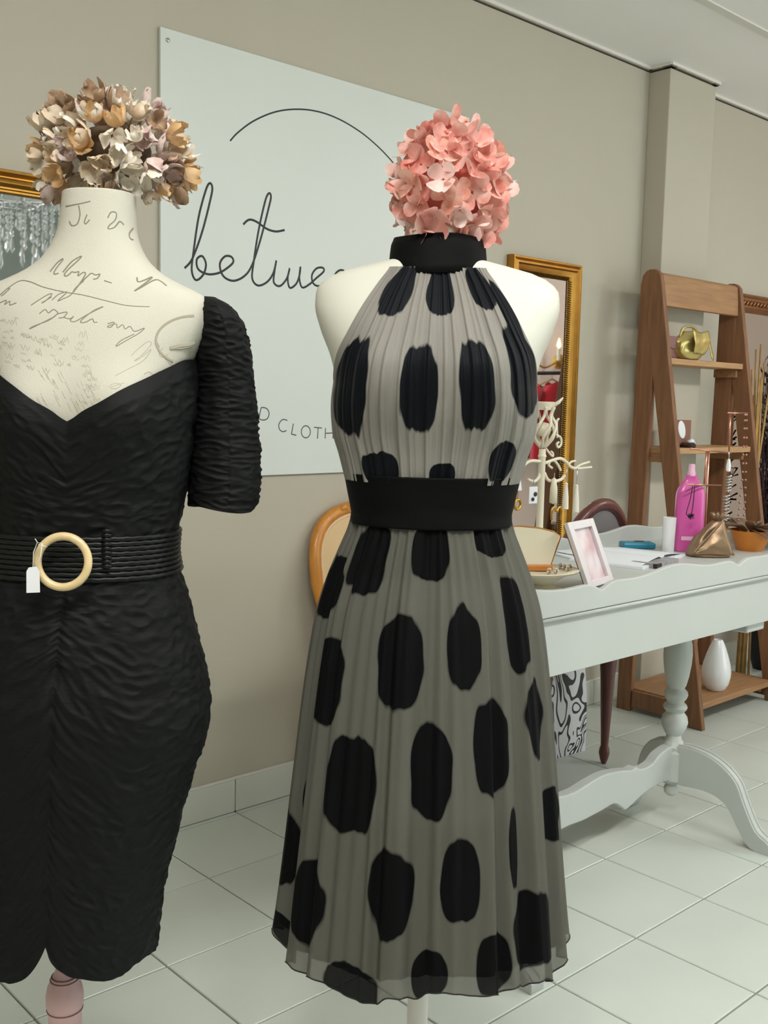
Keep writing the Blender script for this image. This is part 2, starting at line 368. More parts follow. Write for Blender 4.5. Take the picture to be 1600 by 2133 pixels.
# ================================================================== MIRRORS
mat('mirror_glass', (205, 208, 206), .02, 1.0)
mat('gilt', (168, 124, 56), .36, .95, var=(14, .18), bump=(60, .15))
mat('gilt_dark', (104, 70, 24), .5, .8)
mat('backing', (70, 56, 44), .8)
def mirror(name, label, x0, x1, z0, z1, fw, prof, lean=0., fluted=False, y=WY):
    """framed mirror hung on the back wall; prof = [(fraction of frame width, height off the wall)]"""
    t = thing(name, label, 'mirror', ((x0+x1)/2, y, z0))
    def frame(pr, nm, material, sm):
        g = G(); ring = []
        for u, hgt in pr:
            i = u*fw
            ring.append([(x0+i, y-hgt, z0+i), (x1-i, y-hgt, z0+i), (x1-i, y-hgt, z1-i), (x0+i, y-hgt, z1-i)])
        v = [p for r in ring for p in r]; n = len(ring)
        g.add(v, [(a*4+k, a*4+(k+1) % 4, (a+1)*4+(k+1) % 4, (a+1)*4+k) for a in range(n-1) for k in range(4)])
        return g.build(nm, material, t, world=True, smooth=sm)
    fr = frame(prof, 'frame', 'gilt', 35)
    g = G(); g.box(((x0+x1)/2, y-.006, (z0+z1)/2), (x1-x0-fw*1.6, .006, z1-z0-fw*1.6)); g.build('glass', 'mirror_glass', t, world=True)
    g = G(); g.box(((x0+x1)/2, y-.002, (z0+z1)/2), (x1-x0-.01, .003, z1-z0-.01)); g.build('back_board', 'backing', t, world=True)
    if fluted:
        g = G(); n = int((x1-x0-2*fw)/.0085)
        for k in range(n):
            x = x0+fw*.98+(x1-x0-1.96*fw)*(k+.5)/n
            g.tube([(x-.003, y-.021, z1-fw*.80), (x+.003, y-.013, z1-fw*1.02)], .0022, 5)
        m2 = int((z1-z0-2*fw)/.0085)
        for xx, s in ((x0+fw*.9, 1), (x1-fw*.9, -1)):
            for k in range(m2):
                z = z0+fw+(z1-z0-2*fw)*(k+.5)/m2; g.tube([(xx-s*fw*.10, y-.021, z-.003), (xx+s*fw*.12, y-.013, z+.003)], .0022, 5)
        tag(g.build('rope_beading', 'gilt_dark', fr, world=True), kind='stuff')
    return t
P_A = [(0, .0), (0, .030), (.06, .038), (.16, .040), (.26, .034), (.30, .028), (.36, .028), (.46, .034), (.60, .036), (.68, .030), (.72, .022), (.80, .022), (.84, .018), (.92, .018), (1.0, .008)]
mirror('gilt_mirror', 'gold framed wall mirror behind the mannequin in the black dress', .42, 1.245, .72, 1.786, .056, P_A)
P_B = [(0, .0), (0, .026), (.05, .034), (.14, .034), (.20, .030), (.30, .036), (.42, .036), (.50, .028), (.62, .026), (.70, .024), (.78, .022), (1.0, .008)]
mirror('gilt_mirror', 'tall narrow gold framed mirror between the halter dress and the ladder shelf', 2.908, 3.318, .35, 1.794, .062, P_B, fluted=True)
mat('bronze_gilt', (158, 112, 76), .42, .85, var=(20, .2), bump=(40, .3))
MATS['gilt_keep'] = MATS['gilt']; MATS['gilt'] = MATS['bronze_gilt']
P_C = [(0, 0), (0, .03), (.08, .036), (.2, .03), (.3, .036), (.55, .044), (.75, .040), (.85, .03), (1.0, .008)]
mr = mirror('carved_mirror', 'carved bronze framed mirror behind the right side of the ladder shelf', 4.46, 5.30, .30, 1.795, .085, P_C)
MATS['gilt'] = MATS['gilt_keep']
g = G()
for k in range(26):
    x = 4.475+k*.032; g.tube([(x-.010, WY-.046, 1.740), (x, WY-.052, 1.752), (x+.014, WY-.044, 1.766)], [.003, .007, .003], 6)
tag(g.build('leaf_carving', 'bronze_gilt', mr, world=True, smooth=True), kind='stuff')
# ================================================================== MANNEQUIN IN THE SPOTTED HALTER DRESS
D2 = 1.60; K2 = D2/FPX
_p = at_d(900, 1000, D2); M2L = Vector((_p.x, _p.y, 0)); M2A = -math.atan2(M2L.x, M2L.y)
def _axis(L, px, py):
    d = ray(px, py); t = (L.x**2+L.y**2)/(d.x*L.x+d.y*L.y); return CAMH+t*d.z
def z2(py): return _axis(M2L, 900, py)
def k2(py): return (Vector((M2L.x, M2L.y, z2(py)))-CAM).dot(CF)/FPX
def zf2(py, dy):      # height of a point dy in front of the axis that shows at this picture height
    L = M2L*(1-dy/M2L.length); return _axis(L, 900, py)
mat('mannequin_white', (214, 213, 200), .45, var=(3, .02))
mat('stand_white', (224, 222, 216), .35)
mat('chrome', (200, 202, 204), .15, 1)
M2W = Matrix.Translation(M2L) @ Matrix.Rotation(M2A, 4, 'Z')
A2 = curve([(-z2(p), h*k2(p)) for p, h in ((440, 66), (500, 72), (528, 76), (545, 100), (556, 148), (572, 205), (590, 238), (610, 252), (640, 254), (690, 241), (750, 217), (800, 205), (850, 199), (950, 178), (1040, 164), (1130, 174), (1250, 200), (1350, 208), (1450, 190), (1500, 150))])
B2 = curve([(-z2(p), d) for p, d in ((440, .048), (528, .050), (556, .054), (590, .064), (640, .084), (700, .104), (770, .116), (850, .112), (950, .094), (1040, .086), (1150, .096), (1300, .112), (1450, .105), (1500, .09))])
BUSTZ = z2(790)
def bust(x, z, amp=.026): return amp*math.exp(-((abs(x)-.078)/.055)**2-((z-BUSTZ)/.062)**2)
t = thing('mannequin', 'white mannequin torso wearing the grey spotted halter dress', 'mannequin', M2L, M2A)
NU, NV = 96, 90
zt, zb = z2(445), z2(1500)
def tors(i, j):
    z = zt+(zb-zt)*j/(NV-1); th = 2*PI*i/NU; a, b = A2(-z), B2(-z); e = 2/2.3
    x = a*sgnpow(math.sin(th), e); y = -b*sgnpow(math.cos(th), e)
    if z < z2(1075): x *= .93; y *= .86
    if y < 0: y -= bust(x, z)*min(1, -y/.03)
    else: y *= .9
    return (x, y, z)
g = G(); g.grid(tors, NU, NV, wrap=True); n0 = len(g.v)
g.f.append(tuple(range(NU-1, -1, -1))); g.f.append(tuple(n0-NU+i for i in range(NU)))
g.build('torso', 'mannequin_white', t, smooth=60)
g = G(); g.lathe([(.017, .02), (.017, z2(1490))], 20); g.build('pole', 'stand_white', t, smooth=40)
g = G(); g.lathe([(.0001, 0), (.165, 0), (.168, .004), (.165, .010), (.06, .016), (.028, .022), (.026, .05), (.0001, .05)], 48); g.build('base', 'stand_white', t, smooth=40)

# --- cloth materials
def spot_cloth(name, base, spot, alpha_base=1., alpha_spot=1., rough=.55, sheen=.25):
    M = bpy.data.materials.new(name); M.use_nodes = True; nt = M.node_tree; b = nt.nodes['Principled BSDF']
    at = nt.nodes.new('ShaderNodeAttribute'); at.attribute_name = 'spot'
    rp = nt.nodes.new('ShaderNodeMapRange'); rp.inputs['From Min'].default_value = -.035; rp.inputs['From Max'].default_value = .035
    nt.links.new(at.outputs['Fac'], rp.inputs['Value'])
    mx = nt.nodes.new('ShaderNodeMix'); mx.data_type = 'RGBA'; mx.inputs[6].default_value = (*lin(base), 1); mx.inputs[7].default_value = (*lin(spot), 1)
    nt.links.new(rp.outputs[0], mx.inputs[0]); nt.links.new(mx.outputs[2], b.inputs['Base Color'])
    ma = nt.nodes.new('ShaderNodeMapRange'); ma.inputs['To Min'].default_value = alpha_base; ma.inputs['To Max'].default_value = alpha_spot
    nt.links.new(rp.outputs[0], ma.inputs['Value']); nt.links.new(ma.outputs[0], b.inputs['Alpha'])
    b.inputs['Roughness'].default_value = rough; b.inputs['Sheen Weight'].default_value = sheen; b.inputs['Specular IOR Level'].default_value = .12
    tc = nt.nodes.new('ShaderNodeTexCoord'); n = nt.nodes.new('ShaderNodeTexNoise'); n.inputs['Scale'].default_value = 700
    nt.links.new(tc.outputs['Object'], n.inputs['Vector']); bp = nt.nodes.new('ShaderNodeBump'); bp.inputs['Strength'].default_value = .12; bp.inputs['Distance'].default_value = .001
    nt.links.new(n.outputs['Fac'], bp.inputs['Height']); nt.links.new(bp.outputs[0], b.inputs['Normal'])
    MATS[name] = M; return M
spot_cloth('chiffon', (98, 97, 89), (3, 4, 5), .82, .97, .75, .0)  # sheer skirt layer, also darker than the bodice: shade put into the colour
spot_cloth('bodice_cloth', (132, 129, 122), (5, 8, 14), 1, 1, .6, .03)  # same dress cloth, light on the bodice put in as paler grey, bluer spots
mat('lining', (78, 77, 69), .8)
mat('black_satin', (4, 5, 5), .7, bump=(300, .1), spec=.12)
mat('hem_thread', (30, 30, 28), .8)
SPOTS = [  # centre and half size in the photograph
 (830, 603, 30, 52), (918, 604, 28, 51), (997, 596, 23, 44), (731, 806, 34, 96), (873, 811, 40, 88), (995, 805, 38, 88), (1093, 772, 31, 88), (1062, 640, 22, 62),
 (795, 985, 38, 34), (921, 992, 27, 24), (1045, 962, 25, 42),
 (772, 1163, 36, 74), (898, 1143, 37, 60), (1015, 1116, 29, 36), (691, 1218, 26, 66), (1073, 1298, 21, 92), (832, 1381, 48, 92), (965, 1350, 36, 80), (688, 1416, 30, 90),
 (898, 1607, 43, 91), (1022, 1557, 37, 94), (1112, 1496, 21, 83), (733, 1638, 53, 93), (1146, 1700, 12, 58), (1072, 1770, 15, 80), (604, 1762, 14, 84), (633, 1660, 9, 60),
 (813, 1860, 48, 88), (960, 1836, 42, 81), (648, 1886, 30, 86), (1104, 1938, 37, 79), (728, 2052, 62, 48), (892, 2040, 40, 48), (1028, 2014, 36, 62), (596, 1958, 16, 30)]
def add_spots(obj, TH, Z, Ps, spots, seed, extra_back=True):
    """mark the printed spots on a (angle, height) grid; TH, Z arrays per vertex, Ps smooth positions in world space"""
    v = Ps-np.array(CAM); d = v@np.array(CF); X = 800+FPX*(v@np.array(CR))/d; Y = 1066.5-FPX*(v@np.array(CU))/d
    front = np.abs(TH) < 1.62
    idx = np.where(front)[0]
    def near(px, py):
        k = idx[np.argmin((X[idx]-px)**2+(Y[idx]-py)**2)]; return TH[k], Z[k], math.hypot(X[k]-px, Y[k]-py)
    S = np.full(len(TH), -1.0)
    rd = random.Random(seed); nz = np.array([noise.noise(Vector((a*9, b*26, seed))) for a, b in zip(TH, Z)])
    n2 = np.array([noise.noise(Vector((a*26, b*14, seed+5))) for a, b in zip(TH, Z)])
    for cx, cy, rx, ry in spots:
        th, z, e = near(cx, cy)
        if e > 40: continue
        tl, tr = near(cx-rx, cy)[0], near(cx+rx, cy)[0]; za, zb_ = near(cx, cy-ry)[1], near(cx, cy+ry)[1]
        th = (tl+tr)/2; z = (za+zb_)/2 if abs(za-zb_) > .6*2*ry*K2 else z
        rt, rz = max((tr-tl)/2, .03), max(ry*K2*.99, .01)
        q = (np.abs((TH-th)/rt)**2.6+np.abs((Z-z)/rz)**2.3)**(1/2.45)
        S = np.maximum(S, 1-q+nz*.13+n2*.06)
    if extra_back:
        zz = np.arange(Z.min()+.04, Z.max(), .105)
        for r, z in enumerate(zz):
            for k in range(7):
                th = 1.75+(2*PI-3.5)*(k+.5*(r % 2)+.25)/7; TT = np.where(TH < 0, TH+2*PI, TH)
                q = (np.abs((TT-th)/.17)**2.4+np.abs((Z-z)/.066)**2.4)**(1/2.4); S = np.maximum(S, 1-q+nz*.12)
    a = obj.data.attributes.new('spot', 'FLOAT', 'POINT'); a.data.foreach_set('value', S.astype(np.float32))

dress = thing('halter_dress', 'sheer grey halter dress with large black spots and black waistband', 'dress', M2L, M2A)
def w2(P): q = M2W @ Vector(P); return (q.x, q.y, q.z)
# --- bodice
HW = curve([(-z2(p), h*k2(p)) for p, h in ((548, 92), (565, 96), (600, 118), (650, 148), (700, 174), (750, 199), (800, 210), (850, 214), (900, 210), (950, 195), (1000, 181))])
zt, zb = zf2(556, .06), z2(1000); NU, NV = 260, 110
rdp = random.Random(11); PL = [(rdp.uniform(0, 6.28), f, a) for f, a in ((13, .0011), (21, .0011), (34, .0009), (55, .0006), (89, .0004))]
def pleat(u, s=1.): return sum(a*math.sin(f*u*2.2+p) for p, f, a in PL)*s+.0016*(abs(math.sin(15*u+.7))**.35-.75)*s
def bod(u, z, pl=True):
    hw = HW(-z); a = max(A2(-z)+.004, hw+.0005); e = 2.3
    x = u*hw; q = max(0, 1-(abs(x)/a)**e)**(1/e)
    y = -(B2(-z)+.007)*q - bust(x, z, .027)*min(1, q*2)
    if pl:
        k = pleat(u, .55+.75*min(1, max(0, (z2(560)-z)/.25)))*min(1, (1-abs(u))*8); 
        y -= k*1.5
    return (x, y, z)
g = G(); us = [math.sin((i/(NU-1)*2-1)*PI/2) for i in range(NU)]
g.grid(lambda i, j: bod(us[i], zt+(zb-zt)*j/(NV-1)), NU, NV)
bo = g.build('bodice', 'bodice_cloth', dress, smooth=True)
TH = np.array([us[i]*1.5 for j in range(NV) for i in range(NU)]); Z = np.array([zt+(zb-zt)*j/(NV-1) for j in range(NV) for i in range(NU)])
Ps = np.array([w2(bod(us[i], zt+(zb-zt)*j/(NV-1), False)) for j in range(NV) for i in range(NU)])
add_spots(bo, TH, Z, Ps, SPOTS[:11], 2, False)
zt2 = z2(835); NB = 60
def bback(i, j):
    s = i/(NB-1); z = zt2+(zb-zt2)*j/39; th = PI/2+PI*s; hw = HW(-z)
    return (hw*math.sin(th), -(B2(-z)+.004)*math.cos(th)*.92+.001*math.sin(s*90), z)
g = G(); g.grid(bback, NB, 40); bk = g.build('back_panel', 'bodice_cloth', dress, smooth=True)
a = bk.data.attributes.new('spot', 'FLOAT', 'POINT'); a.data.foreach_set('value', np.full(len(g.v), -1, np.float32))
# --- collar: stand-up band
def ringloop(prof, n=96, wob=0.):
    """prof rows (z, a, b_front, b_back)"""
    g = G()
    def fn(i, j):
        z, a, bf, bb_ = prof[j]; th = 2*PI*i/n; e = 2/2.15
        y = -(bf if math.cos(th) > 0 else bb_)*sgnpow(math.cos(th), e)
        return (a*sgnpow(math.sin(th), e), y, z+wob*math.sin(th*3+z*30))
    g.grid(fn, n, len(prof), wrap=True); return g
c0, c1 = zf2(488, .05), zf2(566, .065)
prof = [(c0-.003, .0655, .058, .052), (c0, .0675, .061, .054)]+[(c0+(c1-c0)*s, .070+.004*s+.0015*math.sin(PI*s), .062+.010*s, .055+.004*s) for s in (.2, .4, .6, .8, 1)]+[(c1-.002, .071, .068, .057)]
g = ringloop(prof, wob=.0015); g.build('collar', 'black_satin', dress, smooth=True)
# --- waistband
w0, w1 = z2(986), zf2(1104, .095)
prof = []
for k in range(26):
    s = k/25; z = w0+(w1-w0)*s; a = (182-17*min(1, s*1.25)+2*max(0, s-.8)*5)*k2(1040)
    prof.append((z, a+.0015, B2(-z)+.0135-.002*s, B2(-z)+.006))
prof = [(w0, prof[0][1]-.004, prof[0][2]-.004, prof[0][3]-.003)]+prof+[(w1, prof[-1][1]-.004, prof[-1][2]-.004, prof[-1][3]-.003)]
g = ringloop(prof, 160)
for v in g.v:
    v.y -= .0012*noise.noise(Vector((v.x*14, v.z*40, 3))); v.z += .004*math.sin(v.x*9)*0
g.build('waistband', 'black_satin', dress, smooth=True)
# --- skirt: gathered sheer layer over a shorter lining
SW = curve([(-z2(p), h*k2(p)) for p, h in ((1080, 164), (1105, 171), (1130, 181), (1200, 208), (1260, 226), (1330, 238), (1450, 252), (1600, 265), (1750, 278), (1900, 291), (1960, 297), (2060, 303))])
zt, zb = z2(1080), z2(1940); NU, NV = 640, 170
rds = random.Random(5); FO = [(rds.uniform(0, 6.28), f, a) for f, a in ((11, .6), (17, .65), (23, .7), (31, .45), (47, .25))]
def fold(th): return sum(a*math.sin(f*th+p) for p, f, a in FO)
FT = [fold(2*PI*i/NU-PI) for i in range(NU)]
def sk(th, z, off=0., fl=None, gather=True, hem=0.):
    s = (z2(1080)-z)/(z2(1080)-zb); a = SW(-z)+off; b = max((.66+.20*min(1, s*1.6))*a, B2(-z)+.006+off)
    e = 2/2.1; x = a*sgnpow(math.sin(th), e); y = -b*sgnpow(math.cos(th), e)
    if gather:
        f = fl if fl is not None else fold(th); amp = (.0024+.0098*s**.9)
        fine = .0013*math.sin(64*th+2*math.sin(5*th))*(1-.6*s)
        sh = math.tanh(f*1.2)*amp+fine; rr = math.hypot(x, y); x *= 1+sh/rr; y *= 1+sh/rr
        z += hem*(.012*math.sin(9*th+1)*.5+.010*math.sin(4*th+.4)+.006*f)
    return (x, y, z)
def skz(j, i): s = j/(NV-1); return zt+(zb-zt)*s, s
g = G(); ths = [2*PI*i/NU-PI for i in range(NU)]
g.grid(lambda i, j: sk(ths[i], skz(j, i)[0], 0, FT[i], True, max(0, (j/(NV-1)-.8)/.2)), NU, NV, wrap=True)
so = g.build('skirt', 'chiffon', dress, smooth=True)
TH = np.array([ths[i] for j in range(NV) for i in range(NU)]); Z = np.array([skz(j, 0)[0] for j in range(NV) for i in range(NU)])
Ps = np.array([w2(sk(ths[i], skz(j, 0)[0], 0, None, False)) for j in range(NV) for i in range(NU)])
add_spots(so, TH, Z, Ps, SPOTS[11:], 4)
hemv = [g.v[(NV-1)*NU+i] for i in range(NU)]
h = G(); h.tube(hemv[::2], .0012, 5, closed=True); h.build('rolled_hem', 'hem_thread', so, smooth=True)
zl = z2(1908)
g = G(); g.grid(lambda i, j: sk(2*PI*i/320-PI, zt+(zl-zt)*j/59, -.007, None, True, .6*max(0, (j/59-.8)/.2)), 320, 60, wrap=True)
g.build('lining', 'lining', dress, smooth=True)

# --- pink hydrangea on the neck
for nm, a, b in (('petal_pink', (228, 160, 148), (244, 202, 192)), ('petal_rose', (222, 142, 130), (240, 184, 172)), ('petal_pale', (242, 204, 196), (250, 230, 224)), ('petal_peach', (230, 166, 146), (244, 206, 190))): petal_mat(nm, a, b)
fm = []
for s_, mname in enumerate(('petal_pink', 'petal_rose', 'petal_pale', 'petal_peach', 'petal_pink', 'petal_pink')):
    me = floret_mesh('hydrangea_floret', .0255, .35+.22*(s_ % 3), .06, .02, s_+1, wide=.60); me.materials.append(MATS[mname]); fm.append(me)
c = M2W.inverted() @ at_d(938, 392, D2-.055)
fl = thing('pink_hydrangea', 'round pink hydrangea bloom set on the neck of the white mannequin', 'flower', M2W @ Vector((c.x, c.y, c.z)), M2A)
mat('stem_brown', (96, 84, 52), .8); mat('flower_core', (196, 112, 100), .9)
R_ = (.081, .076, .092)
g = G(); g.lathe([(.058*math.sin(PI*k/12)+.0001, -.066*math.cos(PI*k/12)) for k in range(13)], 20); g.build('core', 'flower_core', fl, smooth=True)
g = G(); g.tube([(-.012, .03, -.05), (-.018, .055, -.13)], .006, 8); g.build('stem', 'stem_brown', fl, smooth=True)
bloom(fl, (0, 0, 0), R_, 105, fm, 7, .5, -1.0, .0, (.85, 1.2))
# ================================================================== PRINTED DRESS FORM IN THE BLACK DRESS
D1 = 1.40; K1 = D1/FPX
_p = at_d(190, 1000, D1); M1L = Vector((_p.x, _p.y, 0)); _view = -math.atan2(M1L.x, M1L.y); M1A = _view-math.radians(13)
M1W = Matrix.Translation(M1L) @ Matrix.Rotation(M1A, 4, 'Z'); M1I = M1W.inverted()
def z1(py): return _axis(M1L, 190, py)
def k1(py): return (Vector((M1L.x, M1L.y, z1(py)))-CAM).dot(CF)/FPX
def py1(z): return project((M1L.x, M1L.y, z))[1]
def zf1(py, dy): L = M1L*(1-dy/M1L.length); return _axis(L, 190, py)
_lr = Vector((math.cos(_view), math.sin(_view), 0)); _lr = (Matrix.Rotation(-M1A, 3, 'Z') @ _lr)   # sideways in the picture, in the form's own frame
def lean(z):     # the form stands a little askew on its pole
    py = py1(z)
    dx = (14-69*(py-430)/1650-.01036*(py-1000))*k1(py)
    return dx
def LN(p): d = lean(p[2]); return (p[0]+_lr.x*d, p[1]+_lr.y*d, p[2])
def linen_mat():
    M = mat('linen', (190, 187, 173), .85, var=(2.5, .035), bump=(420, .25)); return M
linen_mat(); mat('print_ink', (128, 122, 106), .9); mat('print_faint', (158, 152, 134), .9); mat('pink_paint', (214, 176, 178), .42, var=(10, .05)); mat('pink_groove', (150, 106, 108), .5)
t = thing('dress_form', 'cream linen dress form printed with grey handwriting on a pink stand', 'dress form', M1L, M1A)
A1 = curve([(-z1(p), h*k1(p)) for p, h in ((404, 74), (440, 76), (480, 80), (510, 90), (540, 108), (562, 132), (580, 162), (596, 196), (610, 226), (628, 246), (655, 250), (700, 236), (745, 212), (790, 198), (900, 190), (1000, 182), (1120, 172), (1200, 184), (1300, 210), (1450, 240), (1560, 222), (1700, 170))])
B1 = curve([(-z1(p), d) for p, d in ((404, .046), (480, .049), (530, .055), (570, .062), (610, .072), (660, .084), (740, .098), (830, .108), (920, .106), (1020, .088), (1130, .080), (1250, .090), (1400, .108), (1550, .105), (1700, .09))])
BZ1 = z1(860)
def bust1(x, z, amp=.022): return amp*math.exp(-((abs(x)-.072)/.05)**2-((z-BZ1)/.055)**2)
NU, NV = 120, 120; zt, zb = z1(406), z1(1700)
def tor1(i, j):
    z = zt+(zb-zt)*j/(NV-1); th = 2*PI*i/NU; a, b = A1(-z), B1(-z); e = 2/2.25
    x = a*sgnpow(math.sin(th), e); y = -b*sgnpow(math.cos(th), e)
    if y < 0: y -= bust1(x, z)*min(1, -y/.03)
    return LN((x, y, z))
g = G(); g.grid(tor1, NU, NV, wrap=True); n0 = len(g.v); g.f.append(tuple(n0-NU+i for i in range(NU)))
# rolled rim and hollow of the open neck
def rim(i, j):
    th = 2*PI*i/NU; s = (1.0, .97, .90, .86, .84)[j]; dz = (0, .0015, 0, -.006, -.05)[j]; e = 2/2.25
    return LN((A1(-zt)*s*sgnpow(math.sin(th), e), -B1(-zt)*s*sgnpow(math.cos(th), e), zt+dz))
g.grid(rim, NU, 5, wrap=True)
torso = g.build('torso', 'linen', t, smooth=50)
bvh = BVHTree.FromPolygons([M1W @ v for v in g.v], g.f)
def print_on(name, strokes, r, material, c, k, sub=5, each=True):
    """handwriting printed on the cloth: thin lines lying on the curved surface"""
    for st in (strokes if each else [strokes]):
      g = G()
      for st in ([st] if each else st):
        pts = []
        for p in (spline([(a, b, 0) for a, b in st], sub) if len(st) > 2 else st):
            d = ray(c[0]+p[0]*k, c[1]+p[1]*k).normalized(); h = bvh.ray_cast(CAM, d)
            if h[0] is None: 
                if len(pts) > 1: g.tube(pts, r*1.4, 6)
                pts = []; continue
            pts.append(h[0]+d*(r*1.05))
        if len(pts) > 1: g.tube(pts, r*1.4, 6)
      if g.v:
        o = _mk(g, name, material); o.parent = torso
        if not each: o['kind'] = 'stuff'
def _mk(g, name, material):
    gg = G(); gg.v = [M1I @ v for v in g.v]; gg.f = g.f; return gg.build(name, material, t)
cA, kA = (0, 150), .35; cB, kB = (0, 500), .35
print_on('pen_stroke', [
  [(395, 800), (440, 792), (500, 780), (540, 770)], [(470, 795), (478, 850), (462, 905), (430, 915), (415, 890)], [(520, 850), (505, 890), (512, 905), (535, 880)],
  [(640, 870), (660, 835), (690, 840), (685, 880), (650, 915), (645, 935), (680, 925), (710, 890), (735, 910)], [(790, 930), (768, 960), (772, 990), (790, 1000)],
  [(300, 1190), (345, 1135), (378, 1115), (330, 1180), (325, 1205), (350, 1200)], [(375, 1195), (430, 1130), (485, 1098), (470, 1120), (405, 1180), (385, 1210), (400, 1215), (430, 1190)],
  [(430, 1190), (450, 1195), (470, 1190), (465, 1215), (495, 1195), (510, 1200), (500, 1225), (470, 1270), (440, 1310), (450, 1290), (520, 1220), (545, 1200), (570, 1210), (595, 1205), (580, 1230), (555, 1235)], [(620, 1243), (665, 1258)],
  [(815, 1225), (820, 1250), (850, 1245), (905, 1222), (870, 1255), (800, 1305), (840, 1285), (920, 1240), (960, 1250), (990, 1275)]], .0010, 'print_ink', cA, kA)
print_on('pen_stroke', [
  [(0, 330), (60, 280), (120, 245), (180, 250), (260, 282), (380, 310), (500, 330), (640, 365), (760, 392), (890, 398)],
  [(185, 390), (230, 360), (290, 325), (310, 325), (270, 365), (250, 375), (310, 340)], [(310, 360), (350, 325), (400, 310), (370, 340), (345, 365), (380, 350), (420, 330), (460, 280), (500, 245)],
  [(235, 440), (270, 415), (290, 435), (320, 415), (345, 435), (325, 455), (290, 480), (200, 515), (180, 530), (230, 505), (330, 455)], [(345, 440), (400, 430), (380, 460), (350, 465)],
  [(380, 460), (415, 470), (440, 455), (420, 480), (450, 485), (530, 440), (615, 398), (560, 420), (500, 465), (480, 490), (510, 490), (550, 470), (560, 490), (580, 490)],
  [(640, 500), (680, 490), (660, 520), (640, 515), (690, 500), (700, 525), (730, 505), (745, 530), (775, 515), (800, 545), (860, 525), (820, 560), (750, 600), (690, 635), (720, 600), (800, 560)],
  [(0, 330), (40, 295), (60, 290), (30, 320), (10, 335)], [(0, 375), (40, 360), (30, 385), (60, 365), (60, 388), (100, 375)]], .0008, 'print_ink', cB, kB)
print_on('postmark', [[(1165+240*math.cos(a), 600+150*math.sin(a)) for a in [PI*(1.48-.06*i) for i in range(14)]]], .0019, 'print_faint', cB, kB)
print_on('postmark_bar', [[(1005, 645), (1060, 630), (1120, 622), (1150, 612)], [(1010, 640), (1075, 640), (1140, 625)]], .0026, 'print_faint', cB, kB)
print_on('postmark_ring', [[(940, 560), (925, 600), (950, 640), (935, 610)], [(950, 660), (985, 710), (1030, 750), (1085, 778)], [(970, 640), (945, 680), (975, 700), (995, 680)],
  [(780, 690), (820, 650), (880, 605), (900, 620), (850, 680), (800, 720), (840, 700), (900, 650), (850, 720), (760, 770), (685, 810)],
  [(640, 880), (680, 855), (720, 862), (690, 885), (660, 878), (740, 850)], [(830, 860), (860, 835), (880, 850)], [(855, 800), (885, 785), (910, 800), (950, 780), (930, 805), (985, 770)]], .0005, 'print_faint', cB, kB)
rd = random.Random(8); sc_ = []
for k in range(95):
    x, y = rd.uniform(-60, 560), 0; y = rd.uniform(450, 760) if x < 470 else rd.uniform(700, 980)
    if x > 180 and y < 560: continue
    if x > 120+ (y-700)*.0 and y > 760 and x < 160: continue
    L = rd.uniform(18, 55); sl = rd.choice((-1, 1))*rd.uniform(.5, 1.4); sc_.append([(x, y), (x+L*.3, y+L*.5*sl), (x+L*.5, y+L*.1), (x+L*.75, y+L*.6*sl), (x+L, y+L*.3)])
for k in range(40):
    x = rd.uniform(200, 560); y = rd.uniform(770, 980); L = rd.uniform(30, 90); sc_.append([(x, y), (x+L*.35, y+L*.7), (x+L*.5, y+L*.9)])
print_on('small_script', sc_, .00042, 'print_faint', cB, kB, 4, False)
# turned pink stand
g = G(); zz = lambda p: _axis(M1L, 135, p)
q = M1I @ at_d(135, 2080, k1(2080)*FPX)
prof = [(.0001, .012), (.13, .012), (.135, .02), (.12, .035), (.06, .05), (.035, .08), (.03, .12), (.038, .15), (.032, .17), (.026, .22), (.024, zz(2260)), (.030, zz(2200)), (.026, zz(2175)), (.0235, zz(2150)), (.0235, zz(2115)), (.0245, zz(2112)), (.0245, zz(2106)), (.0262, zz(2098)), (.0265, zz(2080)), (.0240, zz(2062)), (.0195, zz(2050)), (.0188, zz(2044)), (.0168, zz(2040)), (.0135, zz(2032)), (.0105, zz(2015)), (.0085, zz(1985)), (.008, zz(1680)), (.0001, zz(1680))]
prof = sorted(prof, key=lambda p: p[1]); g.lathe(prof, 32, (q.x, q.y, 0)); st = g.build('turned_stand', 'pink_paint', t, smooth=50)
for py, r_ in ((2041, .0178), (2047, .0196), (2109, .0248)):
    g = G(); g.tube([(q.x+r_*math.cos(a), q.y+r_*math.sin(a), zz(py)) for a in [2*PI*i/40 for i in range(40)]], .0009, 5, closed=True); g.build('groove', 'pink_groove', st, smooth=True)

# --- black ruched dress
mat('ruched_black', (5, 7, 7), .68, bump=(160, .25, (.35, .35, 1.6)), spec=.22)
dress1 = thing('ruched_dress', 'black ruched dress with short puffed sleeves and sweetheart neckline', 'dress', M1L, M1A)
AD = curve([(-z1(p), h*k1(p)) for p, h in ((700, 218), (765, 224), (860, 222), (960, 214), (1040, 203), (1090, 193), (1135, 191), (1180, 198), (1250, 224), (1330, 248), (1400, 266), (1470, 277), (1530, 273), (1580, 256), (1660, 235), (1730, 221), (1800, 205), (1890, 193), (1950, 190), (2060, 188))])
BD = curve([(-z1(p), d) for p, d in ((700, .100), (780, .112), (860, .118), (960, .112), (1050, .102), (1135, .097), (1200, .104), (1330, .122), (1470, .134), (1580, .128), (1700, .120), (1850, .112), (2060, .108))])
NL = curve([(x*K1, zf1(p, .105*max(0, 1-(x/215)**2)**.5)) for x, p in ((0, 878), (10, 872), (30, 856), (60, 838), (100, 810), (140, 785), (175, 762), (205, 745), (300, 738))])
zmid = z1(930); zbot = z1(1958); NU, NV = 420, 520
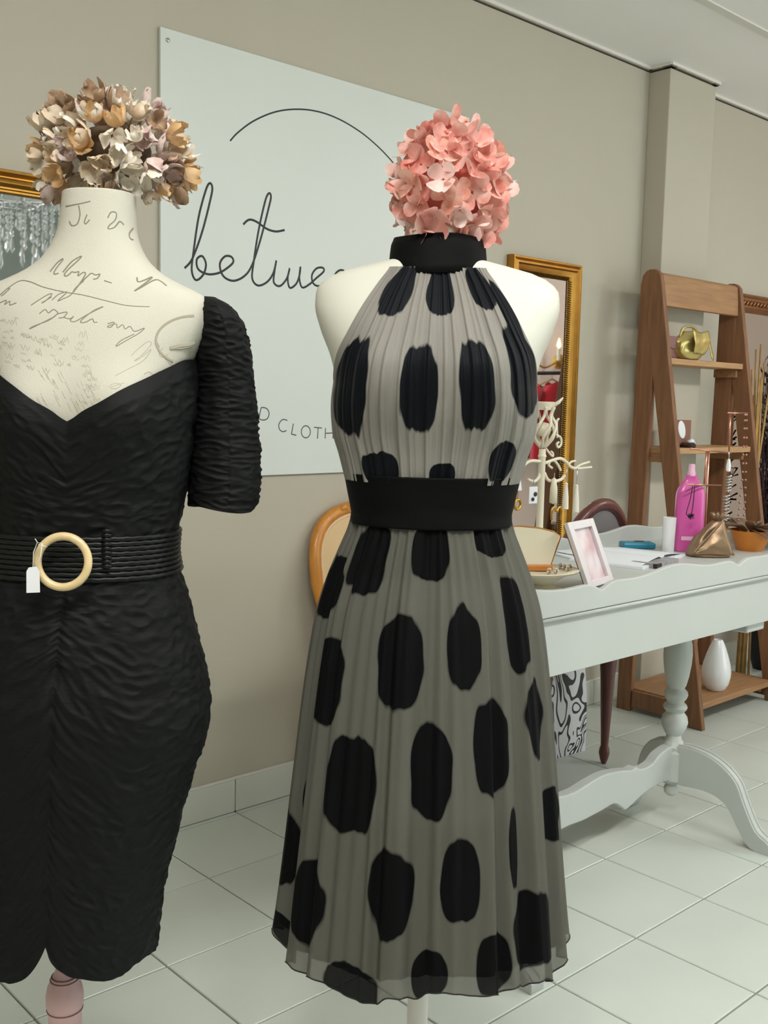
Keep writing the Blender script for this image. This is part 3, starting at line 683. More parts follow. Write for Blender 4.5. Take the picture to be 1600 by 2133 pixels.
def ruche(x, th, z):
    """wrinkles: horizontal, drawn up towards the centre-front seam"""
    cy = math.cos(th); sh = 0
    if cy > 0:
        if z < z1(1200): k = min(1, (z1(1200)-z)/.10); sh = k*(.085*math.exp(-abs(x)/.045)-.02*math.exp(-((abs(x)-.1)/.04)**2))
        elif z > z1(1060): sh = -.05*math.exp(-abs(x)/.05)*min(1, (z-z1(1060))/.05)+.22*max(0, abs(x)-.02)
    q = z-sh
    a = noise.noise(Vector((th*5.5, q*62, 1.3))); b = noise.noise(Vector((th*9, q*118, 7.7))); c = noise.noise(Vector((th*2.6, q*26, 4.1)))
    w = 1-abs(a); seam = -.004*math.exp(-(x/.006)**2) if (cy > 0 and z < z1(1200)) else 0
    return .0030*(w*w-.6)+.0016*b+.0022*c+seam
def dr(i, j):
    th = 2*PI*i/NU-PI; e = 2/2.2; s = j/(NV-1)
    a0 = AD(-zmid); x0 = a0*sgnpow(math.sin(th), e)
    ztop = NL(abs(x0)) if math.cos(th) > -.05 else z1(740)
    slit = .052*math.exp(-abs(x0)/.020) if math.cos(th) > 0 else 0
    zlow = zbot+slit+.004*math.sin(th*7)
    z = ztop+(zlow-ztop)*s; a, b = AD(-z), BD(-z)
    x = a*sgnpow(math.sin(th), e); y = -b*sgnpow(math.cos(th), e)
    if y < 0: y -= bust1(x, z, .020)*min(1, -y/.03)
    d = ruche(x, th, z)*(min(1, s*25))
    tuck = -.004*max(0, 1-s*40)
    rr = math.hypot(x, y); x *= 1+(d+tuck)/rr; y *= 1+(d+tuck)/rr
    return LN((x, y, z))
g = G(); g.grid(dr, NU, NV, wrap=True)
g.build('body', 'ruched_black', dress1, smooth=True)
SI = curve([(-z1(p), x) for p, x in ((612, 402), (630, 398), (665, 396), (720, 396), (800, 400), (880, 394), (970, 390), (1030, 388), (1060, 390))])
SO = curve([(-z1(p), x) for p, x in ((612, 440), (630, 470), (650, 489), (690, 509), (740, 519), (800, 526), (880, 536), (970, 541), (1010, 541), (1040, 536), (1060, 527))])
SD = curve([(-z1(p), d) for p, d in ((612, .010), (630, .042), (665, .056), (740, .060), (880, .056), (1000, .056), (1060, .052))])
for side in (1, -1):
    nu, nv = 150, 300; za, zb_ = z1(612), z1(1056)
    def slv(i, j):
        th = 2*PI*i/nu; s = j/(nv-1); z = za+(zb_-za)*s; py = py1(z); ax = 204-69*(py-430)/1650
        ci = (SI(-z)+SO(-z))/2-ax; hx = (SO(-z)-SI(-z))/2; kz = k1(py)
        a = noise.noise(Vector((th*1.5, z*105, 2+side))); b = noise.noise(Vector((th*3.2, z*170, 9))); w = 1-abs(a)
        d = (.0034*(w*w-.55)+.0018*b)*min(1, s*30)
        rx = hx*kz+d; ry = SD(-z)+d; zoff = -.004*math.sin(th*2+.5)*max(0, (s-.9)/.1)
        cx = ci*kz; X = side*cx+rx*math.sin(th); Y = -ry*math.cos(th)-.004
        # sleeves hang at the sides as seen from the front of the form
        if side > 0: v = _lr*(cx+rx*math.sin(th)); d2 = Vector((_lr.y, -_lr.x, 0))*(ry*math.cos(th)+.012+.022*max(0, 1-s/.38))
        else: v = Vector((-cx*1.02, .02, 0))+Vector((rx*math.sin(th), 0, 0)); d2 = Vector((0, -ry*math.cos(th), 0))
        return LN((v.x+d2.x, v.y+d2.y, z+zoff))
    g = G(); g.grid(slv, nu, nv, wrap=True); g.f.append(tuple(range(nu-1, -1, -1)))
    g.build('sleeve', 'ruched_black', dress1, smooth=True)

# --- belt with ring buckle
mat('belt_black', (8, 9, 9), .45, spec=.3); mat('bone_ring', (214, 190, 142), .35, var=(30, .12), coat=.2); mat('tag_white', (226, 228, 232), .6); mat('string_white', (220, 220, 214), .8)
belt = thing('waist_belt', 'black corded elastic belt with a cream ring buckle', 'belt', M1L, M1A)
NBc = 9
for k in range(NBc):
    py = 1103+(1181-1103)*k/(NBc-1); z = z1(py); pts = []
    for i in range(140):
        th = 2*PI*i/140; e = 2/2.2; a, b = AD(-z)+.0022, BD(-z)+.0022; x = a*sgnpow(math.sin(th), e); y = -b*sgnpow(math.cos(th), e)
        pts.append(LN((x, y, z+.0005*math.sin(th*46+k*2))))
    g = G(); g.tube(pts, .0037, 8, closed=True); g.build('cord', 'belt_black', belt, smooth=True)
g = G()
for k in range(9):
    py = 1106+k*9.2; p = M1I @ at_d(222, py, D1-.092); g.tube([p+Vector((-.006, 0, 0)), p, p+Vector((.006, 0, 0))], [.0015, .0042, .0015], 6)
g.build('wrapped_end', 'belt_black', belt, smooth=True)
rc = at_d(131, 1170, D1-.118); q = M1I @ rc
fx = (M1I.to_3x3() @ CR); fz = (M1I.to_3x3() @ CU)
g = G(); R0 = .0316*1.0
g.tube([q+fx*(R0*math.cos(a))+fz*(R0*math.sin(a)) for a in [2*PI*i/64 for i in range(64)]], .0052, 12, closed=True); g.build('ring_buckle', 'bone_ring', belt, smooth=True)
tg = thing('price_tag', 'small white price tag tied to the ring buckle', 'price tag', at_d(68, 1205, D1-.135), M1A)
ti = INV[tg.name]; P = lambda x, y, dd=.131: at_d(x, y, D1-dd)
g = G(); pl = [(55, 1190), (60, 1182), (76, 1180), (82, 1190), (83, 1234), (55, 1235)]
fr = [P(x, y, .132) for x, y in pl]; bk_ = [p+CF*.0008 for p in fr]; n = len(fr)
g.add(fr+bk_, [tuple(range(n-1, -1, -1)), tuple(range(n, 2*n))]+[(i, (i+1) % n, n+(i+1) % n, n+i) for i in range(n)]); g.build('card', 'tag_white', tg, world=True)
g = G(); g.tube([P(*p) for p in ((68, 1186), (70, 1150), (78, 1130), (88, 1132), (84, 1160), (72, 1186))], .0006, 6)
g.tube([P(*p) for p in ((78, 1130), (73, 1122))], .0006, 6); g.tube([P(*p) for p in ((80, 1134), (96, 1139))], .0006, 6); g.build('string', 'string_white', tg, world=True, smooth=True)

# --- dried hydrangea in the open neck
for nm, a, b in (('dry_beige', (214, 192, 164), (234, 220, 200)), ('dry_tan', (208, 168, 120), (226, 194, 152)), ('dry_mauve', (204, 178, 170), (230, 214, 208)), ('dry_pale', (228, 216, 198), (242, 236, 224)), ('dry_brown', (160, 132, 108), (190, 162, 134))): petal_mat(nm, a, b, tl=.2)
dm = []
for s_, mname in enumerate(('dry_beige', 'dry_tan', 'dry_mauve', 'dry_pale', 'dry_brown', 'dry_beige', 'dry_mauve', 'dry_pale')):
    me = floret_mesh('dried_floret', .021, .8+.35*(s_ % 3), .5, .16, s_+20, wide=.52); me.materials.append(MATS[mname]); dm.append(me)
c = at_d(235, 322, D1+.0)
fl = thing('dried_hydrangea', 'bunch of dried beige hydrangea flowers in the neck of the dress form', 'flower', c, M1A)
mat('dry_core', (92, 74, 56), .95)
g = G(); g.lathe([(.052*math.sin(PI*k/10)+.0001, -.03*math.cos(PI*k/10)) for k in range(11)], 18); 
for v in g.v: v.z += .006
g.build('core', 'dry_core', fl, smooth=True)
rd = random.Random(4)
for k in range(16):
    a = rd.uniform(0, 2*PI); r_ = rd.uniform(.01, .055); g = G()
    g.tube(spline([(.016*math.cos(a)-.02, .016*math.sin(a), -.062), (r_*.6*math.cos(a)-.012, r_*.6*math.sin(a), -.02), (r_*math.cos(a), r_*math.sin(a), rd.uniform(.0, .05))], 4), .0013, 5); g.build('stem', 'dry_tan' if k % 2 else 'dry_brown', fl, smooth=True)
bloom(fl, (0, 0, -.004), (.104, .085, .078), 150, dm, 12, .8, -.62, .12, (.8, 1.3), skip=lambda p: False)
# ================================================================== WHITE TRESTLE DESK
mat('desk_white', (191, 195, 191), .42, var=(6, .02), bump=(40, .05))
mat('desk_worn', (170, 166, 150), .6)
DX0, DX1, DY0, DY1, DZ = 1.63, 3.14, 1.385, 1.93, .81
desk = thing('painted_desk', 'white painted trestle desk with scalloped gallery and turned columns', 'desk', ((DX0+DX1)/2, (DY0+DY1)/2, 0))
g = G(); g.box(((DX0+DX1)/2, (DY0+DY1)/2, DZ-.011), (DX1-DX0, DY1-DY0, .022)); g.build('top', 'desk_white', desk, world=True, bevel=.002)
for y in (DY0+.008, DY1-.008):
    g = G(); g.box(((DX0+DX1)/2, y, (.655+.79)/2), (DX1-DX0-.012, .018, .79-.655)); g.build('apron', 'desk_white', desk, world=True, bevel=.002)
for x in (DX0+.012, DX1-.012):
    g = G(); g.box((x, (DY0+DY1)/2, .7225), (.018, DY1-DY0-.034, .135)); g.build('apron', 'desk_white', desk, world=True, bevel=.002)
def scallop(u):      # outline of the gallery, u along the rail in metres
    s = (u % .62)/.62
    return .030+.020*math.sin(PI*s)**.6-.012*math.exp(-((s-.0)/.05)**2)-.012*math.exp(-((s-1)/.05)**2)+.006*math.cos(4*PI*s)
def gallery(a, b, fixed, along_x, ph):
    L = b-a; n = 90; top = [(a+L*i/n, DZ+scallop(L*i/n+ph)) for i in range(n+1)]; poly = [(a, DZ-.018), (b, DZ-.018)]+top[::-1]
    g = G()
    if along_x: g.prism(poly, (0, fixed, 0), (1, 0, 0), (0, 0, 1), .014)
    else: g.prism(poly, (fixed, 0, 0), (0, 1, 0), (0, 0, 1), .014)
    g.build('gallery', 'desk_white', desk, world=True, bevel=.003)
gallery(DX0-.002, DX1+.002, DY0-.004, True, .30); gallery(DX0-.002, DX1+.002, DY1+.004, True, .30)
gallery(DY0, DY1, DX0-.004, False, .1); gallery(DY0, DY1, DX1+.004, False, .1)
for y in (DY0-.006, DY1+.006):
    g = G(); g.tube([(DX0-.004, y, .786), (DX1+.004, y, .786)], .0055, 8); g.build('moulding', 'desk_white', desk, world=True, smooth=True)
    g = G(); g.tube([(DX0-.004, y+(.002 if y < 1.6 else -.002), .7985), (DX1+.004, y+(.002 if y < 1.6 else -.002), .7985)], .003, 6); g.build('moulding', 'desk_white', desk, world=True, smooth=True)
CY = 1.64
for x in (1.675, 2.725):
    k = 3.12/FPX
    pr = [(.0001, .075), (.012, .076), (.020, .084), (.022, .098), (.016, .112), (.030, .118), (.041, .13), (.041, .215), (.034, .222), (.036, .232), (.030, .243), (.024, .252), (.022, .265), (.029, .275), (.036, .290), (.040, .306), (.037, .322), (.029, .333), (.026, .337), (.033, .345), (.036, .352), (.033, .360), (.026, .366), (.025, .370), (.032, .380), (.036, .390), (.034, .400), (.026, .408), (.025, .413), (.029, .42), (.036, .45), (.041, .485), (.043, .515), (.041, .545), (.036, .565), (.034, .572), (.044, .580), (.046, .60), (.046, .66), (.0001, .66)]
    g = G(); g.lathe(pr, 32, (x, CY, 0)); g.build('column', 'desk_white', desk, world=True, smooth=35)
    g = G(); g.box((x, CY, .645), (.10, DY1-DY0-.06, .035)); g.build('cross_bearer', 'desk_white', desk, world=True, bevel=.006)
    for s in (1, -1):
        top = spline([(0.0, .235, 0), (.07, .243, 0), (.15, .228, 0), (.215, .186, 0), (.250, .120, 0), (.285, .060, 0), (.322, .036, 0), (.338, .022, 0)], 6)
        bot = spline([(.338, 0, 0), (.29, 0, 0), (.262, .012, 0), (.232, .052, 0), (.19, .108, 0), (.13, .127, 0), (.05, .122, 0), (0, .122, 0)], 6)
        poly = [(p.x, p.y) for p in top]+[(p.x, p.y) for p in bot]
        if s < 0: poly = poly[::-1]
        sc_ = 1 if s > 0 else .46
        g = G(); g.prism([(-s*a*sc_, b) for a, b in poly], (x, CY, 0), (0, 1, 0), (0, 0, 1), .042); g.build('foot', 'desk_white', desk, world=True, bevel=.006)
        g = G(); g.tube([(x+.012, CY-s*p.x*sc_, p.y+.001) for p in top[2:-2]], .004, 6); g.tube([(x-.012, CY-s*p.x*sc_, p.y+.001) for p in top[2:-2]], .004, 6); g.build('foot_bead', 'desk_white', desk, world=True, smooth=True)
L = 2.725-1.675
tp = [(0, .236), (.05, .238), (.10, .226), (.13, .208), (.17, .203), (.20, .207), (.215, .216), (.24, .213), (.29, .222), (.36, .230), (.42, .226), (.50, .214), (L/2, .214)]
tp = tp+[(L-a, b) for a, b in tp[-2::-1]]
bt = [(0, .122), (.06, .136), (.12, .134), (.18, .124), (.24, .104), (.265, .100), (.28, .110), (.32, .132), (.38, .128), (.46, .122), (L/2, .124)]
bt = bt+[(L-a, b) for a, b in bt[-2::-1]]
sp = lambda q: [(p.x, p.y) for p in spline([(a, b, 0) for a, b in q], 5)]
g = G(); g.prism([(1.675+a, b) for a, b in sp(bt)]+[(1.675+a, b) for a, b in sp(tp)[::-1]], (0, CY, 0), (1, 0, 0), (0, 0, 1), .034); g.build('stretcher', 'desk_white', desk, world=True, bevel=.004)
for x, s in ((2.725, -1), (1.675, 1)):
    poly = [(0, .645), (s*.30, .645), (s*.28, .632), (s*.235, .60), (s*.20, .595), (s*.16, .602), (s*.12, .63), (s*.06, .634), (0, .60)]
    if s < 0: poly = poly[::-1]
    g = G(); g.prism([(x+a, b) for a, b in poly], (0, CY, 0), (1, 0, 0), (0, 0, 1), .025); g.build('shaped_bracket', 'desk_white', desk, world=True, bevel=.003)

# ================================================================== LADDER SHELF
mat('shelf_wood', (128, 88, 58), .55, var=(7, .22, (9, 9, .8)), bump=(40, .12, (8, 8, 1)))
mat('shelf_board', (160, 120, 82), .55, var=(7, .18, (.8, 9, 9)), bump=(40, .12, (1, 8, 8)))
mat('shelf_pale', (182, 142, 100), .55, var=(9, .15, (1, 8, 8)))
sh = thing('ladder_shelf', 'brown wooden ladder shelf of two A-frames standing in front of the pier', 'shelf', (3.9, 2.23, 0))
SXL, SXR, STOP = 3.59, 4.205, 1.797
def plank(x, y0, y1, w0, w1, name):
    """side plank in the YZ plane from floor (y0) to top (y1), rounded head"""
    hd = .03 if name == 'front_leg' else .0
    d = Vector((0, y1-y0, STOP)).normalized(); nrm = Vector((0, d.z, -d.y))
    out = []
    lft = [(0, 0), (w0, 0)]; H = STOP
    poly = [(y0, 0), (y0+w0, 0), (y1+w1, H-.06), (y1+w1*.92, H-.025), (y1+w1*.72, H-.006), (y1+w1*.5, H), (y1+w1*.28, H-.006), (y1+w1*.08, H-.025), (y1, H-.06)]
    g = G(); g.prism(poly, (x, 0, 0), (0, 1, 0), (0, 0, 1), .026); g.build(name, 'shelf_wood', sh, world=True, bevel=.004)
for x in (SXL, SXR):
    plank(x, 2.030, 2.312, .062, .085, 'front_leg')
    plank(x+(.001 if x < 4 else -.001), 2.365, 2.325, .066, .085, 'back_leg')
def front_y(z): return 2.030+(2.312-2.030)*z/(STOP-.06)
g = G(); g.prism([(2.318, 1.655), (2.334, 1.652), (2.345, 1.72), (2.352, 1.775), (2.340, 1.786), (2.328, 1.776), (2.322, 1.72)], ((SXL+SXR)/2, 0, 0), (0, 1, 0), (0, 0, 1), SXR-SXL-.026)
g.build('top_rail', 'shelf_board', sh, world=True, bevel=.003)
BOARDS = (1.437, 1.082, .72, .082)
for z in BOARDS:
    y0 = front_y(z)+.018; y1 = 2.415 if z > .2 else 2.425
    g = G(); g.box(((SXL+SXR)/2, (y0+y1)/2, z), (SXR-SXL-.028, y1-y0, .024)); g.build('board', 'shelf_pale' if z > 1 else 'shelf_board', sh, world=True, bevel=.003)
    for x, s in ((SXL, 1), (SXR, -1)):
        g = G(); g.box((x+s*.022, (y0+y1)/2+.01, z-.030), (.018, (y1-y0)*.8, .034)); g.build('cleat', 'shelf_board', sh, world=True, bevel=.002)
g = G(); g.box((SXL, 2.225, .055), (.022, .27, .07)); g.build('side_rail', 'shelf_wood', sh, world=True, bevel=.003)
g = G(); g.box((SXR, 2.225, .055), (.022, .27, .07)); g.build('side_rail', 'shelf_wood', sh, world=True, bevel=.003)

# things on the ladder shelf
z = BOARDS[0]+.012
mat('mauve_leather', (136, 98, 98), .5, bump=(150, .2)); mat('gold_foil', (206, 190, 122), .34, .75, bump=(26, .9), var=(12, .15))
c = at_y(1402, 742, front_y(z)+.07)
t = thing('mauve_purse', 'small mauve purse beside the gold bag on the top shelf board', 'purse', (c.x-.035, front_y(z)+.075, z))
g = G(); g.box((0, 0, .045), (.095, .05, .09)); g.build('body', 'mauve_leather', t, bevel=.010)
g = G(); g.prism([(-.05, 0), (.05, 0), (.048, -.04), (0, -.052), (-.048, -.04)], (0, -.028, .09), (1, 0, 0), (0, 0, 1), .005); g.build('flap', 'mauve_leather', t, bevel=.002)
c = at_y(1430, 745, front_y(z)+.05)
t = thing('gold_bag', 'crumpled metallic gold bag on the top board of the ladder shelf', 'bag', (c.x+.005, front_y(z)+.045, z))
def gb(i, j):
    th = 2*PI*i/40; s = j/20; r = (.30+.70*math.sin(PI*(.12+.80*s))**.8); a, b = .105*r, .045*r
    n_ = noise.noise(Vector((math.cos(th)*3, math.sin(th)*3, s*4)))*.014*math.sin(PI*s)
    return ((a+n_)*math.cos(th)+.018*s, (b+n_)*math.sin(th), .003+.112*s+.006*noise.noise(Vector((th, s*5, 2))))
g = G(); g.grid(gb, 40, 21, wrap=True); g.f += [tuple(range(39, -1, -1)), tuple(20*40+i for i in range(40))]; g.build('body', 'gold_foil', t, smooth=True)
def gf(i, j):
    u = i/14*2-1; s = j/10; return (.062*u*(1-.35*s*s), -.047-.012*math.sin(PI*s)-.004*noise.noise(Vector((u*3, s*4, 1))), .108-.085*s+.012*abs(u)*(1-s))
g = G(); g.grid(gf, 15, 11); g.build('flap', 'gold_foil', t, smooth=True, solid=.003)
g = G(); g.tube(spline([(-.07, 0, .09), (-.05, .0, .125), (0, 0, .135), (.05, 0, .125), (.075, 0, .09)], 5), .005, 8); g.build('strap', 'gold_foil', t, smooth=True)
def gs(i, j):
    u = i/8; s = j/8; return (.07+.05*u+.02*s, -.045+.02*u-.01*s, .075-.07*s+.005*math.sin(9*u))
g = G(); g.grid(gs, 9, 9); g.build('side_gusset', 'gold_foil', t, smooth=True, solid=.003)
z = BOARDS[1]+.012
mat('box_brown', (132, 92, 76), .6); mat('paper_white', (232, 234, 236), .6); mat('dark_trinket', (52, 32, 26), .4)
c = at_y(1412, 925, front_y(z)+.10)
t = thing('gift_box', 'brown box with a white oval label on the second shelf board', 'box', (c.x-.005, front_y(z)+.11, z))
g = G(); g.box((0, 0, .055), (.12, .07, .11)); g.build('body', 'box_brown', t, bevel=.003)
g = G(); g.add([(-.012+.026*math.cos(a)-.010*math.sin(a), -.0362, .072+.036*math.sin(a)) for a in [2*PI*i/24 for i in range(24)]], [tuple(range(24))]); g.build('oval_label', 'paper_white', t, solid=.001)
t = thing('trinket_dish', 'small dark trinket with a white tip in front of the brown box', 'trinket', (c.x-.0, front_y(z)+.052, z))
g = G(); g.lathe([(.0001, 0), (.028, 0), (.032, .012), (.024, .02), (.0001, .02)], 20); g.build('dish', 'dark_trinket', t, smooth=40)
g = G(); g.tube([(.0, 0, .02), (.02, -.005, .026), (.04, -.008, .012)], [.010, .010, .004], 8); g.build('tip', 'paper_white', t, smooth=True)
z = BOARDS[3]+.012
mat('ceramic_white', (236, 237, 238), .25, coat=.3)
c = at_y(1490, 1440, 2.14)
t = thing('teardrop_vase', 'white teardrop vase on the bottom board of the ladder shelf', 'vase', (c.x, 2.14, z))
kv = .00152
g = G(); g.lathe([(.0001, .002), (.034, 0), (.040, .006), (.052, .03), (.0585, .062), (.059, .082), (.054, .112), (.044, .148), (.032, .182), (.022, .205), (.018, .212), (.014, .212), (.012, .19), (.0001, .18)], 40)
g.build('body', 'ceramic_white', t, smooth=60)
g = G(); g.lathe([(.0001, -.0), (.030, -.0), (.030, .003), (.0001, .003)], 30); g.build('foot_ring', 'box_brown', t)

# ================================================================== CHAIRS
mat('mahogany', (92, 44, 38), .35, var=(8, .2, (6, 6, 1)), coat=.25); mat('grey_velvet', (118, 114, 116), .8, sheen=.4)
mat('honey_wood', (198, 130, 46), .4, var=(9, .18, (6, 6, 1)), coat=.25); mat('cream_weave', (214, 184, 140), .8, bump=(350, .4)); mat('cream_edge', (222, 190, 152), .7)
def oval_chair(name, label, loc, rz, wood, cloth, edge, bw, btop, bbot, arch, square=2.6, crest=False, seat_h=.44, turned=False):
    """side chair: local -Y is its front, back at +Y"""
    t = thing(name, label, 'chair', loc, rz)
    def loop(scale, y, n=48, inset=0.):
        pts = []; cz = (btop+bbot)/2; hz = (btop-bbot)/2
        for i in range(n):
            a = 2*PI*i/n; e = 2/square; x = (bw-inset)*sgnpow(math.cos(a), e); z = (hz-inset)*sgnpow(math.sin(a), e)
            taper = 1-.16*max(0, -z/hz) - .0
            pts.append((x*taper, y+.10*(z+hz)/(2*hz)*.9, cz+z+(arch*(1-(x/bw)**2) if z > 0 else 0)))
        return pts
    g = G(); g.tube(loop(1, .20), .020, 10, closed=True, ref=(0, 1, 0)); fr = g.build('back_frame', wood, t, smooth=True)
    g = G(); g.tube(loop(1, .193, inset=.020), .006, 6, closed=True); g.build('piping', edge, t, smooth=True)
    lp = loop(1, .20, inset=.016); c = Vector((0, .245, (btop+bbot)/2)); g = G(); n = len(lp)
    for sgn in (-1, 1):
        rows = []
        for s in (1, .85, .6, .3, .02):
            rows.append([Vector((p[0]*s, c.y+(p[1]-c.y)*s+sgn*(.008+.022*(1-s*s)), c.z+(p[2]-c.z)*s)) for p in lp])
        g.add([v for r in rows for v in r], [(a*n+i, a*n+(i+1) % n, (a+1)*n+(i+1) % n, (a+1)*n+i) for a in range(4) for i in range(n)])
    g.build('back_pad', cloth, t, smooth=True)
    if crest:
        g = G()
        for s in (-1, 1):
            for k in range(3): g.tube(spline([(s*(.01+.035*k), .285, btop+arch-.012-.004*k), (s*(.03+.035*k), .272, btop+arch+.014-.006*k), (s*(.055+.035*k), .285, btop+arch-.016-.008*k)], 4), [.004, .006, .009, .010, .010, .009, .007, .005, .004], 6)
        g.lathe([(.0001, -.01), (.018, 0), (.012, .02), (.0001, .03)], 12, (0, .282, btop+arch-.005)); g.build('crest_carving', wood, t, smooth=True)
    sw = bw+.02
    g = G(); poly = [(p.x, p.y) for p in spline([(-sw*.85, .2, 0), (-sw, -.1, 0), (-sw*.7, -.22, 0), (0, -.235, 0), (sw*.7, -.22, 0), (sw, -.1, 0), (sw*.85, .2, 0), (0, .215, 0)], 5, True)]
    g.prism(poly[::-1], (0, 0, seat_h-.065), (1, 0, 0), (0, 1, 0), .06); g.build('seat_rail', wood, t, bevel=.006)
    g = G(); n = len(poly); rows = [[(x*s, y*s, seat_h-.036+h) for x, y in poly] for s, h in ((.99, 0), (.985, .03), (.95, .048), (.7, .062), (.3, .068), (.02, .069))]
    g.add([v for r in rows for v in r], [(a*n+i, a*n+(i+1) % n, (a+1)*n+(i+1) % n, (a+1)*n+i) for a in range(5) for i in range(n)]); g.build('seat', cloth, t, smooth=True)
    for sx in (-1, 1):
        x = sx*(bw*(1.0 if turned else .80))
        g = G(); g.lathe([(.0001, 0), (.012, 0), (.016, .012), (.020, .03), (.017, .045), (.014, .052), (.016, .08), (.019, .16), (.023, .28), (.027, seat_h-.10), (.028, seat_h-.04), (.0001, seat_h-.04)], 16, (x, -.18, 0)); g.build('leg', wood, t, smooth=40)
        if turned:
            g = G(); g.lathe([(.0001, 0), (.008, 0), (.014, .016), (.0195, .04), (.0175, .055), (.0135, .066), (.0145, .09), (.020, .20), (.026, .32), (.030, seat_h-.10), (.030, seat_h-.04), (.0001, seat_h-.04)], 16, (x, .215, 0)); g.build('leg', wood, t, smooth=40)
            g = G(); g.tube([(x, .215, seat_h-.05), (x*.86, .203, bbot+.03)], .017, 10); g.build('back_post', wood, t, smooth=True); continue
        # back leg: splayed below, carried up to the back frame
        g = G(); pts = spline([(x*.98, .225, .0), (x, .19, .2), (x, .185, seat_h-.03), (x*.86, .203, bbot+.03)], 5); g.tube(pts, [.015+.008*min(1, i/6) for i in range(len(pts))], 10); g.build('leg', wood, t, smooth=True)
    return t
c = at_y(1172, 1033, 2.12)
oval_chair('balloon_back_chair', 'dark mahogany balloon-back chair with grey upholstery behind the desk', (2.795, 2.275, 0), PI, 'mahogany', 'grey_velvet', 'mahogany', .178, .885, .56, .05, 2.0, False, .465, True)
oval_chair('cane_back_chair', 'honey coloured carved chair with cream back behind the halter dress', (2.20, 2.215, 0), math.radians(-4), 'honey_wood', 'cream_weave', 'cream_edge', .22, .885, .48, .028, 3.4, True, .43)

# ================================================================== PATTERNED SHOPPING BAG under the chair
M = bpy.data.materials.new('swirl_print'); M.use_nodes = True; nt = M.node_tree; b = nt.nodes['Principled BSDF']; b.inputs['Roughness'].default_value = .45
tc = nt.nodes.new('ShaderNodeTexCoord'); mp = nt.nodes.new('ShaderNodeMapping'); mp.inputs['Scale'].default_value = (1.15, 1.15, .8); nt.links.new(tc.outputs['Object'], mp.inputs[0])
n = nt.nodes.new('ShaderNodeTexNoise'); n.inputs['Scale'].default_value = 7.5; n.inputs['Detail'].default_value = 0; n.inputs['Distortion'].default_value = 1.9; nt.links.new(mp.outputs[0], n.inputs['Vector'])
r = nt.nodes.new('ShaderNodeValToRGB'); r.color_ramp.interpolation = 'CONSTANT'; cr = r.color_ramp
W_, K_ = (*lin((222, 222, 224)), 1), (*lin((22, 23, 30)), 1)
cr.elements[0].color = W_; cr.elements[1].position = .36; cr.elements[1].color = K_
for p, cc in ((.44, W_), (.55, K_), (.60, W_), (.66, K_), (.74, W_)): e = cr.elements.new(p); e.color = cc
nt.links.new(n.outputs['Fac'], r.inputs[0]); nt.links.new(r.outputs[0], b.inputs['Base Color']); MATS['swirl_print'] = M
bg = thing('patterned_bag', 'tall shopping bag with black and white swirl print under the desk', 'bag', (2.915, 2.25, 0), math.radians(-4))
bw, bd, bh = .125, .055, .325
g = G()
prof = [(1.0, 1.0, 0), (1.0, 1.0, .10), (.985, .97, .20), (.96, .86, .27), (.95, .72, bh)]
v = []
for sx, sy, z in prof: v += [(-bw*sx, -bd*sy, z), (0, -bd*sy*1.02, z), (bw*sx, -bd*sy, z), (bw*sx*.97, 0, z), (bw*sx, bd*sy, z), (0, bd*sy*1.02, z), (-bw*sx, bd*sy, z), (-bw*sx*.97, 0, z)]
g.add(v, [(a*8+i, a*8+(i+1) % 8, (a+1)*8+(i+1) % 8, (a+1)*8+i) for a in range(4) for i in range(8)]+[tuple(range(7, -1, -1))]); g.build('body', 'swirl_print', bg, solid=.002)
for s in (-1, 1):
    g = G(); g.tube(spline([(-.05, s*bd*.72, bh-.02), (-.045, s*bd*.6, bh+.012), (0, s*bd*.5, bh+.022), (.045, s*bd*.6, bh+.012), (.05, s*bd*.72, bh-.02)], 5), .003, 6); g.build('handle', 'dark_trinket', bg, smooth=True)
# ================================================================== THINGS ON THE DESK
T = DZ
mat('cream_metal', (226, 218, 196), .45); mat('cream_enamel', (224, 216, 190), .35); mat('gold_rim', (176, 122, 60), .35, .8); mat('rhinestone', (210, 206, 200), .1, .6, var=(300, .4))
mat('amber', (190, 116, 40), .3, coat=.4); mat('frame_white', (226, 220, 222), .45); mat('pink_plastic', (214, 92, 168), .32, coat=.3, sss=.15); mat('cap_pink', (232, 182, 208), .4)
mat('label_dark', (88, 28, 84), .5); mat('teal_case', (38, 130, 160), .35); mat('rose_gold', (206, 150, 128), .28, 1.0); mat('silver', (206, 204, 202), .2, 1.0); mat('bronze_leather', (150, 124, 96), .34, .55, bump=(45, .5), var=(14, .15))
mat('orange_bowl', (206, 126, 36), .4, coat=.3); mat('sheet', (228, 231, 236), .7); mat('magazine', (150, 148, 152), .6, var=(40, .25)); mat('leaf_bronze', (136, 112, 90), .4, .35, var=(25, .2)); mat('bead_rose', (178, 128, 122), .25, .5); mat('black_thread', (40, 22, 36), .6); mat('gold_plain', (196, 150, 70), .3, 1.0); mat('tassel_cream', (228, 222, 206), .8)

